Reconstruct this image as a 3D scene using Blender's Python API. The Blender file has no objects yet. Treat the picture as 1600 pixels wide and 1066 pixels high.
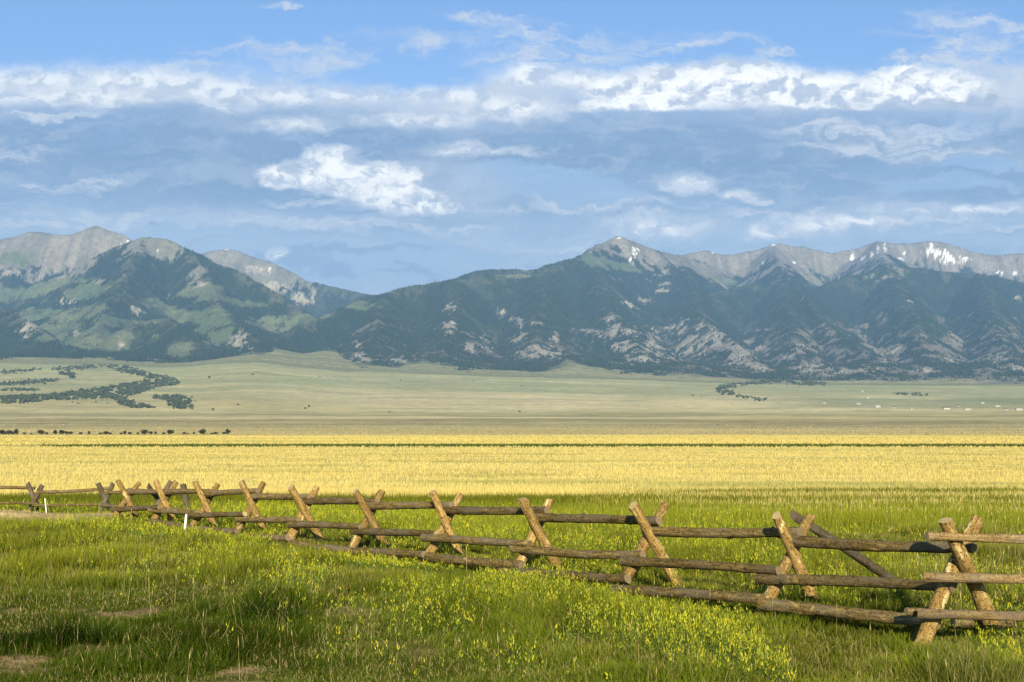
import bpy, math, random
import numpy as np

# ------------------------------------------------------------------ camera, sun, sky, exposure
F = 2000.0            # focal length in photo pixels (photo 1600 wide)
HOR = 670.0           # photo row of the eye-level horizon
SUN_EL = 22.0
SUN_AZ = 178.5        # compass-like: 0 = view direction (+Y), clockwise
scene = bpy.context.scene
C = scene.collection
cam_d = bpy.data.cameras.new("camera")
cam = bpy.data.objects.new("camera", cam_d)
C.objects.link(cam)
cam.location = (0, 0, 0)
cam.rotation_euler = (math.radians(90), 0, 0)
cam_d.sensor_width = 36.0
cam_d.lens = 36.0 * F / 1600.0
cam_d.shift_y = (HOR - 533.0) / 1600.0
cam_d.clip_start = 0.1
cam_d.clip_end = 90000
scene.camera = cam
scene.view_settings.view_transform = 'Standard'
scene.view_settings.look = 'None'
scene.view_settings.gamma = 1.0
scene.view_settings.use_curve_mapping = False
scene.view_settings.exposure = 0.70
scene.render.engine = 'CYCLES'
scene.cycles.use_denoising = True
scene.cycles.max_bounces = 6
scene.cycles.volume_bounces = 1
scene.cycles.transparent_max_bounces = 8

sun_d = bpy.data.lights.new("sun", 'SUN')
sun_d.energy = 5.0
sun_d.angle = math.radians(0.5)
sun_d.color = (1.0, 0.885, 0.64)
sun = bpy.data.objects.new("sun", sun_d)
C.objects.link(sun)
el, az = math.radians(SUN_EL), math.radians(SUN_AZ)
sdir = (math.sin(az) * math.cos(el), math.cos(az) * math.cos(el), math.sin(el))
from mathutils import Vector, Matrix
sun.rotation_euler = Vector(sdir).to_track_quat('Z', 'Y').to_euler()

world = bpy.data.worlds.new("World")
scene.world = world
world.use_nodes = True


class G:
    """tiny node-expression helper"""
    def __init__(self, nt):
        self.nt = nt

    def n(self, t, **kw):
        nd = self.nt.nodes.new(t)
        for k, v in kw.items():
            setattr(nd, k, v)
        return nd

    def put(self, sock, v):
        if hasattr(v, 'links') or isinstance(v, bpy.types.NodeSocket):
            self.nt.links.new(v, sock)
        elif v is not None:
            sock.default_value = v

    def m(self, op, a, b=None, c=None, clamp=False):
        nd = self.n('ShaderNodeMath', operation=op, use_clamp=clamp)
        self.put(nd.inputs[0], a)
        if b is not None: self.put(nd.inputs[1], b)
        if c is not None: self.put(nd.inputs[2], c)
        return nd.outputs[0]

    def v(self, op, a, b=None, c=None):
        nd = self.n('ShaderNodeVectorMath', operation=op)
        self.put(nd.inputs[0], a)
        if b is not None: self.put(nd.inputs[1], b)
        if c is not None: self.put(nd.inputs[2], c)
        return nd.outputs['Value'] if op in ('LENGTH', 'DOT_PRODUCT', 'DISTANCE') else nd.outputs[0]

    def xyz(self, x, y, z=0.0):
        nd = self.n('ShaderNodeCombineXYZ')
        self.put(nd.inputs[0], x); self.put(nd.inputs[1], y); self.put(nd.inputs[2], z)
        return nd.outputs[0]

    def ramp(self, x, a, b, lo=0.0, hi=1.0):
        nd = self.n('ShaderNodeMapRange', interpolation_type='SMOOTHSTEP')
        self.put(nd.inputs[0], x)
        self.put(nd.inputs[1], a); self.put(nd.inputs[2], b)
        self.put(nd.inputs[3], lo); self.put(nd.inputs[4], hi)
        return nd.outputs[0]

    def noise(self, vec, scale=1.0, det=5.0, rough=0.55, dist=0.0, color=False):
        nd = self.n('ShaderNodeTexNoise')
        nd.noise_dimensions = getattr(self, 'dim', '3D')
        if vec is not None: self.put(nd.inputs['Vector'], vec)
        nd.inputs['Scale'].default_value = scale
        nd.inputs['Detail'].default_value = det
        nd.inputs['Roughness'].default_value = rough
        nd.inputs['Distortion'].default_value = dist
        return nd.outputs['Color'] if color else nd.outputs[0]

    def mix(self, f, a, b, mode='MIX'):
        nd = self.n('ShaderNodeMix', data_type='RGBA', blend_type=mode)
        self.put(nd.inputs[0], f); self.put(nd.inputs[6], a); self.put(nd.inputs[7], b)
        return nd.outputs[2]

    def cr(self, x, stops):
        nd = self.n('ShaderNodeValToRGB')
        self.put(nd.inputs[0], x)
        e = nd.color_ramp.elements
        while len(e) > 1: e.remove(e[0])
        e[0].position = stops[0][0]; e[0].color = stops[0][1]
        for p, c in stops[1:]:
            q = e.new(p); q.color = c
        return nd.outputs[0]


def srgb(r, g, b):
    return tuple((c / 255 / 12.92) if c / 255 <= 0.04045 else ((c / 255 + 0.055) / 1.055) ** 2.4 for c in (r, g, b)) + (1,)


# ---------------- sky: Nishita + procedural clouds over the direction vector
SKYS = 0.10
def build_world():
    g = G(world.node_tree); g.dim = '2D'
    nt = world.node_tree
    for nd in list(nt.nodes): nt.nodes.remove(nd)
    out = g.n('ShaderNodeOutputWorld'); bg = g.n('ShaderNodeBackground')
    nt.links.new(bg.outputs[0], out.inputs[0])
    sky = g.n('ShaderNodeTexSky', sky_type='NISHITA')
    sky.sun_disc = False
    sky.sun_elevation = math.radians(SUN_EL)
    sky.sun_rotation = math.radians(SUN_AZ)
    sky.altitude = 1800; sky.air_density = 1.1; sky.dust_density = 0.6; sky.ozone_density = 1.6
    tc = g.n('ShaderNodeTexCoord')
    d = g.v('NORMALIZE', tc.outputs['Generated'])
    sp = g.n('ShaderNodeSeparateXYZ'); nt.links.new(d, sp.inputs[0])
    A = g.m('MULTIPLY', g.m('ARCTAN2', sp.outputs[0], sp.outputs[1]), 20.0)     # 1 unit = 1/20 rad
    hh = g.m('MAXIMUM', g.v('LENGTH', g.v('MULTIPLY', d, (1, 1, 0))), 0.2)
    ca = g.m('MAXIMUM', g.m('DIVIDE', sp.outputs[1], hh), 0.6)
    E = g.m('MULTIPLY', g.m('DIVIDE', g.m('DIVIDE', sp.outputs[2], hh), ca), 20.0)      # height on a far wall ahead
    def ang(px, py):
        x, z = (px - 800) / F, (HOR - py) / F
        return math.atan2(x, 1) * 20, z * 20
    P = g.xyz(A, E, 0.0)
    # domain warps
    w1 = g.noise(g.v('MULTIPLY', P, (0.45, 1.1, 1)), 1.0, 4, 0.55, color=True)
    w2 = g.noise(g.v('MULTIPLY', P, (2.2, 3.2, 1)), 1.0, 6, 0.62, color=True)
    s1 = g.v('MULTIPLY', g.v('SUBTRACT', w1, (.5, .5, .5)), (2.2, 0.75, 0))
    s2 = g.v('MULTIPLY', g.v('SUBTRACT', w2, (.5, .5, .5)), (0.75, 0.42, 0))
    Pw = g.v('ADD', P, g.v('ADD', s1, s2))
    Pc = g.v('ADD', P, s2)                                 # only fine warp for crisp cumulus
    def blobs(pos, lst):
        acc = None
        for (cx, cy, rx, ry) in lst:
            a, e = ang(cx, cy)
            ra, re = rx / 100.0, ry / 100.0
            L = g.v('LENGTH', g.v('MULTIPLY_ADD', pos, (1 / ra, 1 / re, 0), (-a / ra, -e / re, 0)))
            acc = L if acc is None else g.m('SMOOTH_MIN', acc, L, 0.25)
        return acc
    K = 1.0 / SKYS
    def col(r, gg, b, k=1.0):
        c = srgb(r, gg, b); e = 2 ** (-scene.view_settings.exposure)
        return tuple(x * K * k * e for x in c[:3]) + (1,)
    # noise fields
    nA = g.noise(g.v('MULTIPLY', Pw, (0.55, 2.4, 1)), 1.0, 7, 0.58)          # streaky
    nB = g.noise(g.v('MULTIPLY', Pc, (2.6, 3.6, 1)), 1.0, 8, 0.60)          # puffy
    nC = g.noise(g.v('MULTIPLY', P, (0.25, 0.9, 1)), 1.0, 3, 0.5)           # broad
    # 1) stratus sheet
    top = g.n('ShaderNodeFloatCurve')
    # top edge row as function of azimuth (elevation units), curve on 0..1 over A in [-9, 9]
    cur = top.mapping.curves[0]
    pts = [(-100, 118), (0, 112), (100, 108), (200, 104), (300, 112), (400, 122), (520, 130), (640, 138), (720, 132), (780, 118), (850, 104), (950, 108), (1100, 112), (1300, 120), (1480, 120), (1560, 100), (1700, 80)]
    xy = [((ang(p, q)[0] + 9) / 18, ang(p, q)[1] / 16) for p, q in pts]
    cur.points[0].location = (0, xy[0][1]); cur.points[1].location = (1, xy[-1][1])
    for x, y in xy: cur.points.new(x, y)
    top.mapping.update()
    Ax = g.m('DIVIDE', g.m('ADD', A, 9.0), 18.0, clamp=True)
    nt.links.new(Ax, top.inputs[1])
    te = g.m('MULTIPLY', top.outputs[0], 16.0)
    dv = g.m('SUBTRACT', te, E)                          # >0 below the edge
    dv = g.m('ADD', dv, g.m('MULTIPLY', g.m('SUBTRACT', nB, 0.5), 0.5))
    aS = g.ramp(dv, -0.12, 0.30)
    holes = blobs(Pw, [(850, 286, 120, 20), (790, 268, 60, 14), (930, 300, 70, 14), (1560, 255, 60, 12), (1250, 185, 1, 1),
                       (560, 420, 150, 26), (480, 395, 180, 12), (650, 400, 130, 18), (330, 372, 120, 9), (300, 350, 60, 6), (1130, 372, 60, 8), (820, 372, 60, 8), (1500, 290, 80, 10)])
    aH = g.ramp(g.m('ADD', holes, g.m('MULTIPLY', g.m('SUBTRACT', nA, .5), 1.5)), 1.45, 0.75)
    aS = g.m('MULTIPLY', aS, g.m('SUBTRACT', 1.0, g.m('MULTIPLY', aH, 0.55)))
    # thinning: sheet never wholly opaque; streaky
    aS = g.m('MULTIPLY', aS, g.ramp(nA, 0.25, 0.5, 0.80, 1.0))
    aS = g.m('MULTIPLY', aS, g.ramp(sp.outputs[1], -0.15, 0.45))  # sheet cut away unseen behind the camera to lower the ambient light
    # vertical profile of the sheet's tone (thickness and self shade)
    Ey = g.m('DIVIDE', g.m('ADD', E, g.m('MULTIPLY', g.m('SUBTRACT', nC, .5), 0.9)), 8.0, clamp=True)
    base = g.cr(Ey, [(0.20, col(192, 212, 234)), (0.3375, col(188, 208, 231)), (0.40, col(176, 198, 225)), (0.4625, col(149, 176, 209)), (0.525, col(136, 164, 201)),
                     (0.585, col(145, 172, 208)), (0.6175, col(168, 190, 222)), (0.645, col(203, 215, 235)), (0.68, col(222, 230, 243)), (1.0, col(224, 232, 245))])
    lights = blobs(Pw, [(60, 128, 260, 18), (230, 152, 160, 12), (40, 178, 90, 8), (365, 165, 34, 11), (465, 196, 62, 11), (655, 188, 110, 9), (790, 170, 95, 16),
                        (850, 122, 80, 20), (760, 236, 70, 8), (1330, 205, 150, 15), (1420, 232, 190, 14), (1560, 235, 60, 12), (1500, 326, 140, 7), (1330, 350, 80, 12), (1225, 360, 55, 11),
                        (1030, 357, 85, 11), (1068, 284, 42, 12), (1150, 306, 24, 7), (900, 322, 110, 7), (720, 325, 90, 6), (20, 237, 70, 9), (1200, 335, 120, 7), (1000, 345, 60, 8), (100, 350, 160, 9), (330, 352, 110, 8), (1450, 345, 120, 8), (1560, 365, 90, 6), (640, 360, 90, 6), (140, 280, 100, 7),
                        (200, 338, 170, 8), (430, 342, 140, 7), (540, 352, 120, 8), (860, 378, 100, 8), (480, 310, 60, 6), (1580, 150, 50, 30)])
    lm = g.ramp(g.m('ADD', lights, g.m('MULTIPLY', g.m('SUBTRACT', nA, .5), 2.4)), 1.5, 0.25)
    lm = g.m('MULTIPLY', lm, g.ramp(g.noise(g.v('MULTIPLY', Pw, (2.0, 7.0, 1)), 1.0, 8, 0.65), 0.30, 0.62, 0.15, 1.0))
    sheet = g.mix(g.m('MULTIPLY', lm, 0.85), base, col(234, 238, 245))
    # soft streak modulation
    nD = g.noise(g.v('MULTIPLY', Pw, (1.1, 6.5, 1)), 1.0, 8, 0.62)
    sheet = g.mix(g.ramp(nA, 0.47, 0.78, 0.0, 0.40), sheet, col(214, 225, 241))
    sheet = g.mix(g.m('MULTIPLY', g.ramp(nD, 0.47, 0.78, 0.0, 0.40), g.ramp(E, 7.0, 3.0, 0.35, 1.0)), sheet, col(226, 233, 244))
    sheet = g.mix(g.ramp(nD, 0.46, 0.25, 0.0, 0.35), sheet, col(124, 156, 198))
    skycol = g.mix(1.0, sky.outputs[0], (0.74, 0.84, 0.99, 1), 'MULTIPLY')
    skycol = g.mix(g.ramp(E, 6.3, 2.8, 0.0, 0.92), skycol, col(183, 206, 230))
    c = g.mix(aS, skycol, sheet)
    # 2) thin high wisps
    wis = blobs(Pw, [(720, 22, 60, 10), (780, 32, 70, 12), (850, 48, 90, 13), (920, 62, 100, 12), (1000, 68, 80, 8), (870, 85, 120, 16), (640, 68, 48, 15), (740, 70, 60, 12),
                     (450, 76, 90, 10), (360, 74, 40, 7), (430, 98, 80, 12), (310, 100, 60, 12), (430, 8, 36, 5), (1500, 36, 70, 14), (1450, 56, 60, 7), (1520, 72, 80, 15),
                     (1480, 92, 60, 9), (1570, 105, 60, 24), (1590, 60, 40, 25), (1160, 80, 30, 4), (1400, 92, 14, 3)])
    aW = g.ramp(g.m('ADD', wis, g.m('MULTIPLY', g.m('SUBTRACT', nA, .5), 3.2)), 1.75, 0.05)
    nF = g.noise(g.v('MULTIPLY', Pw, (1.5, 5.5, 1)), 1.0, 9, 0.66)
    aW = g.m('MULTIPLY', aW, g.ramp(nF, 0.30, 0.64, 0.10, 1.0))
    c = g.mix(aW, c, g.mix(nB, col(190, 208, 236), col(238, 241, 248)))
    # 3) cumulus: lit billows with a grey back
    def billow(p):
        f = g.noise(g.v('MULTIPLY', p, (2.2, 3.0, 1)), 1.0, 7, 0.55)
        acc = g.m('MULTIPLY', f, 0.62)
        for sc, wt in ((2.3, .30), (5.0, .20), (11.0, .12)):
            vo = g.n('ShaderNodeTexVoronoi', feature='SMOOTH_F1', voronoi_dimensions='2D')
            vo.inputs['Scale'].default_value = sc; vo.inputs['Smoothness'].default_value = 0.55
            nt.links.new(g.v('ADD', g.v('MULTIPLY', p, (1, 1.35, 1)), g.v('MULTIPLY', w2, (0.25, 0.25, 0))), vo.inputs['Vector'])
            acc = g.m('ADD', acc, g.m('MULTIPLY', g.m('SUBTRACT', 1.0, vo.outputs['Distance']), wt * .9))
        return acc
    Pb = g.v('ADD', P, g.v('MULTIPLY', s2, (.55, .55, 0)))
    bump = billow(Pb)
    bump2 = billow(g.v('ADD', Pb, (0.09, -0.13, 0)))
    bump = g.m('SUBTRACT', bump, 0.17); bump2 = g.m('SUBTRACT', bump2, 0.17)
    relief = g.m('SUBTRACT', bump2, bump)
    def cumulus(lst, c, edge=0.18, nz=1.1, shade=None, flat=None, op=1.0):
        L = blobs(Pb, lst)
        L = g.m('ADD', L, g.m('MULTIPLY', g.m('SUBTRACT', bump, .5), nz))
        a = g.m('MULTIPLY', g.ramp(L, 1.10 + edge * 1.0, 0.95 - edge), 1.0)
        if flat is not None:
            fe = ang(1100, flat)[1]
            a = g.m('MULTIPLY', a, g.ramp(g.m('ADD', E, g.m('MULTIPLY', g.m('SUBTRACT', nA, .5), 0.18)), fe - 0.04, fe + 0.05))
        t = g.ramp(g.m('ADD', relief, g.m('MULTIPLY', g.m('SUBTRACT', nA, .5), .25)), -0.13, 0.18)
        cc = g.mix(t, col(255, 253, 246, 1.32), col(206, 217, 235))
        cc = g.mix(g.ramp(L, 0.35, 1.0, 0.0, 0.35), cc, col(222, 230, 243))
        if shade is not None:
            S = g.ramp(g.m('ADD', blobs(Pc, shade), g.m('MULTIPLY', g.m('SUBTRACT', bump, .5), 1.4)), 1.4, 0.4)
            cc = g.mix(g.m('MULTIPLY', S, 0.85), cc, col(184, 199, 222))
        return g.mix(g.m('MULTIPLY', a, op), c, cc)
    c = cumulus([(1060, 140, 120, 36), (1150, 128, 130, 32), (1250, 142, 120, 32), (1320, 150, 60, 34), (1400, 138, 60, 28), (1470, 142, 70, 34), (1520, 158, 36, 24),
                 (970, 140, 60, 22), (990, 168, 90, 16), (1415, 112, 22, 14)], c, 0.22, 1.0,
                shade=[(1540, 170, 40, 30), (1480, 168, 60, 12), (1330, 172, 130, 9)], flat=174)
    c = cumulus([(60, 122, 150, 15), (220, 126, 150, 20), (330, 140, 90, 16), (440, 150, 90, 14), (120, 152, 190, 10), (560, 150, 100, 9), (700, 150, 80, 10), (365, 166, 30, 9), (465, 196, 52, 9), (650, 190, 90, 8)], c, 0.9, 1.7, op=0.62)
    c = cumulus([(830, 118, 52, 16), (800, 168, 60, 18), (900, 122, 40, 12)], c, 0.7, 1.5, op=0.8)
    c = cumulus([(690, 285, 80, 36), (735, 300, 50, 30), (640, 275, 50, 22)], c, 0.6, 1.0, shade=[(720, 290, 140, 70)], op=0.7)
    c = cumulus([(520, 258, 44, 30), (480, 272, 55, 22), (435, 276, 32, 18), (560, 276, 50, 22), (540, 292, 50, 17), (610, 300, 60, 24), (655, 318, 70, 18), (600, 268, 26, 16), (640, 285, 30, 20), (640, 300, 40, 20), (690, 322, 46, 12)],
                c, 0.22, 0.9, shade=[(570, 245, 26, 12), (460, 262, 22, 10), (720, 300, 40, 40), (690, 285, 30, 18)])
    c = cumulus([(1070, 284, 36, 10), (1150, 305, 20, 6), (1030, 358, 64, 12), (1270, 352, 50, 13), (1345, 345, 56, 9), (1500, 326, 120, 7), (1200, 362, 30, 8), (730, 238, 50, 5)], c, 0.9, 2.0, op=0.75)
    c = g.mix(g.m('MULTIPLY', g.ramp(g.m('ADD', blobs(Pw, [(440, 410, 62, 15), (500, 424, 40, 12), (560, 398, 160, 7), (640, 424, 80, 5)]), g.m('MULTIPLY', g.m('SUBTRACT', nB, .5), 1.6)), 1.2, 0.5), 0.6), c, col(150, 178, 210))
    c = cumulus([(434, 395, 15, 9)], c, 0.5, 1.0, op=1.0)
    # below the horizon: dull ground tone
    c = g.mix(g.ramp(E, -0.3, 0.1), (0.9, 0.8, 0.45, 1), c)
    nt.links.new(c, bg.inputs[0])
    bg.inputs[1].default_value = SKYS
    world.cycles.sampling_method = 'MANUAL'
    world.cycles.sample_map_resolution = 512
build_world()

# ------------------------------------------------------------------ helpers
def tag(o, label=None, cat=None, group=None, kind=None):
    if label: o["label"] = label
    if cat: o["category"] = cat
    if group: o["group"] = group
    if kind: o["kind"] = kind
    return o

def link(o, parent=None):
    C.objects.link(o)
    if parent is not None: o.parent = parent
    return o

def empty(name, loc):
    o = bpy.data.objects.new(name, None)
    o.location = loc
    o.empty_display_size = 0.2
    return link(o)

def mesh_np(name, V, quads=None, tris=None, colors=None, mat=None, smooth=True, mats=None, midx=None):
    me = bpy.data.meshes.new(name)
    V = np.asarray(V, np.float32)
    nq = 0 if quads is None else len(quads)
    ntr = 0 if tris is None else len(tris)
    loops = np.concatenate([np.asarray(a, np.int32).ravel() for a in (quads, tris) if a is not None and len(a)])
    me.vertices.add(len(V)); me.vertices.foreach_set('co', V.ravel())
    me.loops.add(len(loops)); me.loops.foreach_set('vertex_index', loops)
    me.polygons.add(nq + ntr)
    st = np.concatenate([np.arange(nq) * 4, nq * 4 + np.arange(ntr) * 3]).astype(np.int32)
    me.polygons.foreach_set('loop_start', st)
    me.polygons.foreach_set('use_smooth', np.full(nq + ntr, smooth))
    if mats:
        for m_ in mats: me.materials.append(m_)
    elif mat: me.materials.append(mat)
    if midx is not None: me.polygons.foreach_set('material_index', np.asarray(midx, np.int32))
    if colors is not None:
        ca = me.color_attributes.new('Col', 'FLOAT_COLOR', 'POINT')
        cc = np.ones((len(V), 4), np.float32); cc[:, :3] = colors
        ca.data.foreach_set('color', cc.ravel())
    me.update(calc_edges=True)
    me.validate()
    return me

def mat_new(name):
    m = bpy.data.materials.new(name); m.use_nodes = True
    nt = m.node_tree
    p = nt.nodes['Principled BSDF']
    return m, G(nt), p, nt

def hash2(ix, iy, seed):
    h = (ix.astype(np.int64) * 374761393 + iy.astype(np.int64) * 668265263 + seed * 1442695041) & 0xffffffff
    h = ((h ^ (h >> 13)) * 1274126177) & 0xffffffff
    h = ((h ^ (h >> 16)) * 2246822519) & 0xffffffff
    return ((h ^ (h >> 15)) & 0xffffff) / float(0xffffff)

def vn(x, y, seed=0):
    x = np.asarray(x, float); y = np.asarray(y, float)
    fx, fy = np.floor(x), np.floor(y)
    ix, iy = fx.astype(np.int64), fy.astype(np.int64)
    tx, ty = x - fx, y - fy
    tx = tx * tx * tx * (tx * (tx * 6 - 15) + 10); ty = ty * ty * ty * (ty * (ty * 6 - 15) + 10)
    a = hash2(ix, iy, seed); b = hash2(ix + 1, iy, seed); c = hash2(ix, iy + 1, seed); d = hash2(ix + 1, iy + 1, seed)
    return (a * (1 - tx) + b * tx) * (1 - ty) + (c * (1 - tx) + d * tx) * ty

def fbm(x, y, seed=0, oc=4, gain=0.5):
    s = 0; a = 1; t = 0
    for i in range(oc):
        s = s + a * vn(x, y, seed + i * 17); t += a; a *= gain
        x = x * 2.03 + 11.3; y = y * 2.03 - 7.1
    return s / t

def sst(x, a, b):
    t = np.clip((x - a) / (b - a), 0, 1)
    return t * t * (3 - 2 * t)

# ------------------------------------------------------------------ terrain heights (z = 0 at eye level)
PR = [(0, -2.44), (12, -2.46), (20, -2.43), (30, -2.47), (37, -2.62), (46, -3.0), (60, -3.3), (90, -3.7), (160, -4.2), (350, -4.8), (600, -4.6), (1000, -4.6),
      (1500, -1.5), (2000, 8), (2300, 20), (3000, 38)]
def floor_z(R, P):
    r = np.array([p[0] for p in PR], float); z = np.array([p[1] for p in PR], float)
    a = np.interp(R, r, z)
    zb = np.interp(P, [-600, 0, 300, 400, 540, 850, 1200, 1600, 2200], [340, 330, 312, 335, 285, 258, 222, 212, 215])
    t = np.clip((R - 3000) / 3000, 0, None)
    b = 38 + (zb - 38) * np.minimum(t, 1) ** 1.15 + np.clip(R - 6000, 0, None) * 0.07 + np.clip(R - 5900, 0, 800) * 0.75 * (np.interp(P,
        [-600, 380, 430, 470, 505, 540, 590, 620, 660, 720, 850, 888, 950, 1000, 1100, 1200, 1270, 1350, 1450, 1540, 1620, 2200],
        [.02, .05, .07, .06, .10, .10, .06, .08, .12, .06, .05, .13, .10, .10, .07, .03, .05, .12, .06, .12, .08, .08]))
    return np.where(R > 3000, b, a)

def R3(lst):
    return np.array([((px - 800) / F * r, r, (HOR - py) / F * r) for px, py, r in lst])

RIDGES = [
    (R3([(-420, 430, 11000), (-200, 395, 11000), (-60, 385, 11000), (0, 375, 11000), (45, 361, 11000), (75, 364, 11000), (110, 366, 11000), (128, 362, 11000), (138, 356, 11000), (152, 352, 11000), (168, 358, 11000), (190, 364, 11000), (206, 375, 10900), (250, 400, 10700), (300, 430, 10600)]), .62, 90, 520),
    (R3([(60, 440, 9900), (110, 425, 9900), (160, 396, 9800), (190, 382, 9700), (222, 370, 9600), (262, 375, 9500), (300, 392, 9400), (340, 411, 9200), (380, 428, 9000), (430, 457, 8700), (487, 494, 8400), (520, 530, 8100)]), .55, 110, 560),
    (R3([(222, 371, 9600), (200, 430, 8600), (165, 480, 7800), (150, 520, 7200)]), .42, 60, 450),
    (R3([(300, 392, 9400), (330, 440, 8600), (345, 478, 7900), (370, 510, 7300), (410, 545, 6700)]), .42, 70, 420),
    (R3([(300, 400, 12500), (335, 391, 12500), (358, 389, 12500), (400, 402, 12500), (440, 416, 12400), (480, 439, 12300), (530, 451, 12200), (580, 461, 12000), (660, 490, 11800)]), .5, 90, 600),
    (R3([(-300, 440, 8200), (-100, 455, 8000), (-30, 468, 7900), (0, 480, 7700), (50, 505, 7300), (90, 532, 6900), (125, 556, 6500)]), .5, 70, 380),
    (R3([(150, 545, 6900), (195, 512, 7200), (235, 498, 7300), (262, 494, 7300), (300, 520, 6900)]), .5, 50, 300),
    (R3([(330, 486, 7600), (370, 505, 7200), (400, 530, 6800), (430, 552, 6500)]), .45, 60, 300),
    (R3([(390, 552, 6900), (440, 524, 7400), (500, 495, 7900), (560, 468, 8400), (600, 457, 8700), (680, 440, 9000), (740, 432, 9300), (800, 430, 9500), (840, 420, 9700), (880, 407, 10000), (905, 401, 10500),
          (930, 385, 11000), (950, 374, 11300), (963, 368, 11400), (980, 374, 11500), (1000, 382, 11600), (1030, 393, 11800), (1062, 399, 12200), (1100, 410, 12600)]), .44, 120, 620),
    (R3([(690, 440, 10300), (740, 424, 10300), (768, 420, 10300), (830, 420, 10300), (880, 412, 10300)]), .5, 40, 400),
    (R3([(600, 457, 8700), (590, 500, 7600), (575, 545, 6700)]), .38, 60, 350),
    (R3([(700, 438, 9050), (712, 480, 8100), (700, 520, 7200), (690, 560, 6500)]), .38, 70, 350),
    (R3([(840, 420, 9700), (850, 460, 8700), (840, 510, 7700), (830, 565, 6700)]), .4, 80, 380),
    (R3([(930, 410, 10600), (935, 445, 9500), (945, 480, 8600), (990, 520, 7600), (1000, 560, 6800)]), .42, 80, 360),
    (R3([(1062, 399, 12200), (1080, 450, 10200), (1090, 490, 8900), (1140, 530, 7800), (1190, 575, 6800)]), .42, 80, 340),
    (R3([(1000, 384, 12800), (1060, 399, 13000), (1100, 391, 13000), (1130, 399, 13000), (1175, 393, 13000), (1208, 380, 13000), (1250, 385, 13100), (1300, 396, 13200), (1335, 388, 13300), (1372, 377, 13300), (1420, 381, 13300),
          (1450, 376, 13300), (1482, 380, 13300), (1530, 395, 13200), (1565, 398, 13100), (1600, 396, 13100), (1700, 402, 13000), (1900, 420, 12900), (2100, 440, 12800)]), .55, 130, 600),
    (R3([(1080, 470, 9800), (1120, 455, 10200), (1160, 446, 10400), (1222, 438, 10500), (1280, 446, 10500), (1330, 431, 10600), (1400, 418, 10700), (1450, 421, 10700), (1530, 427, 10700), (1600, 441, 10600), (1700, 455, 10500), (1950, 470, 10300)]), .46, 100, 520),
    (R3([(1208, 382, 13000), (1225, 430, 11200), (1240, 440, 10500), (1262, 470, 9500), (1300, 515, 8300), (1370, 560, 7200), (1400, 585, 6600)]), .4, 80, 360),
    (R3([(1372, 377, 13300), (1385, 420, 11000), (1400, 450, 9900), (1430, 490, 8700), (1440, 530, 7800), (1450, 580, 6700)]), .4, 80, 360),
    (R3([(1530, 427, 10700), (1545, 470, 9400), (1560, 520, 8100), (1590, 580, 6700)]), .4, 80, 340),
    (R3([(1222, 438, 10500), (1235, 480, 9100), (1240, 530, 7900), (1260, 580, 6800)]), .4, 60, 300),
    (R3([(1700, 455, 10500), (1720, 520, 8400), (1760, 580, 6800)]), .4, 80, 340),
]

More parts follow.
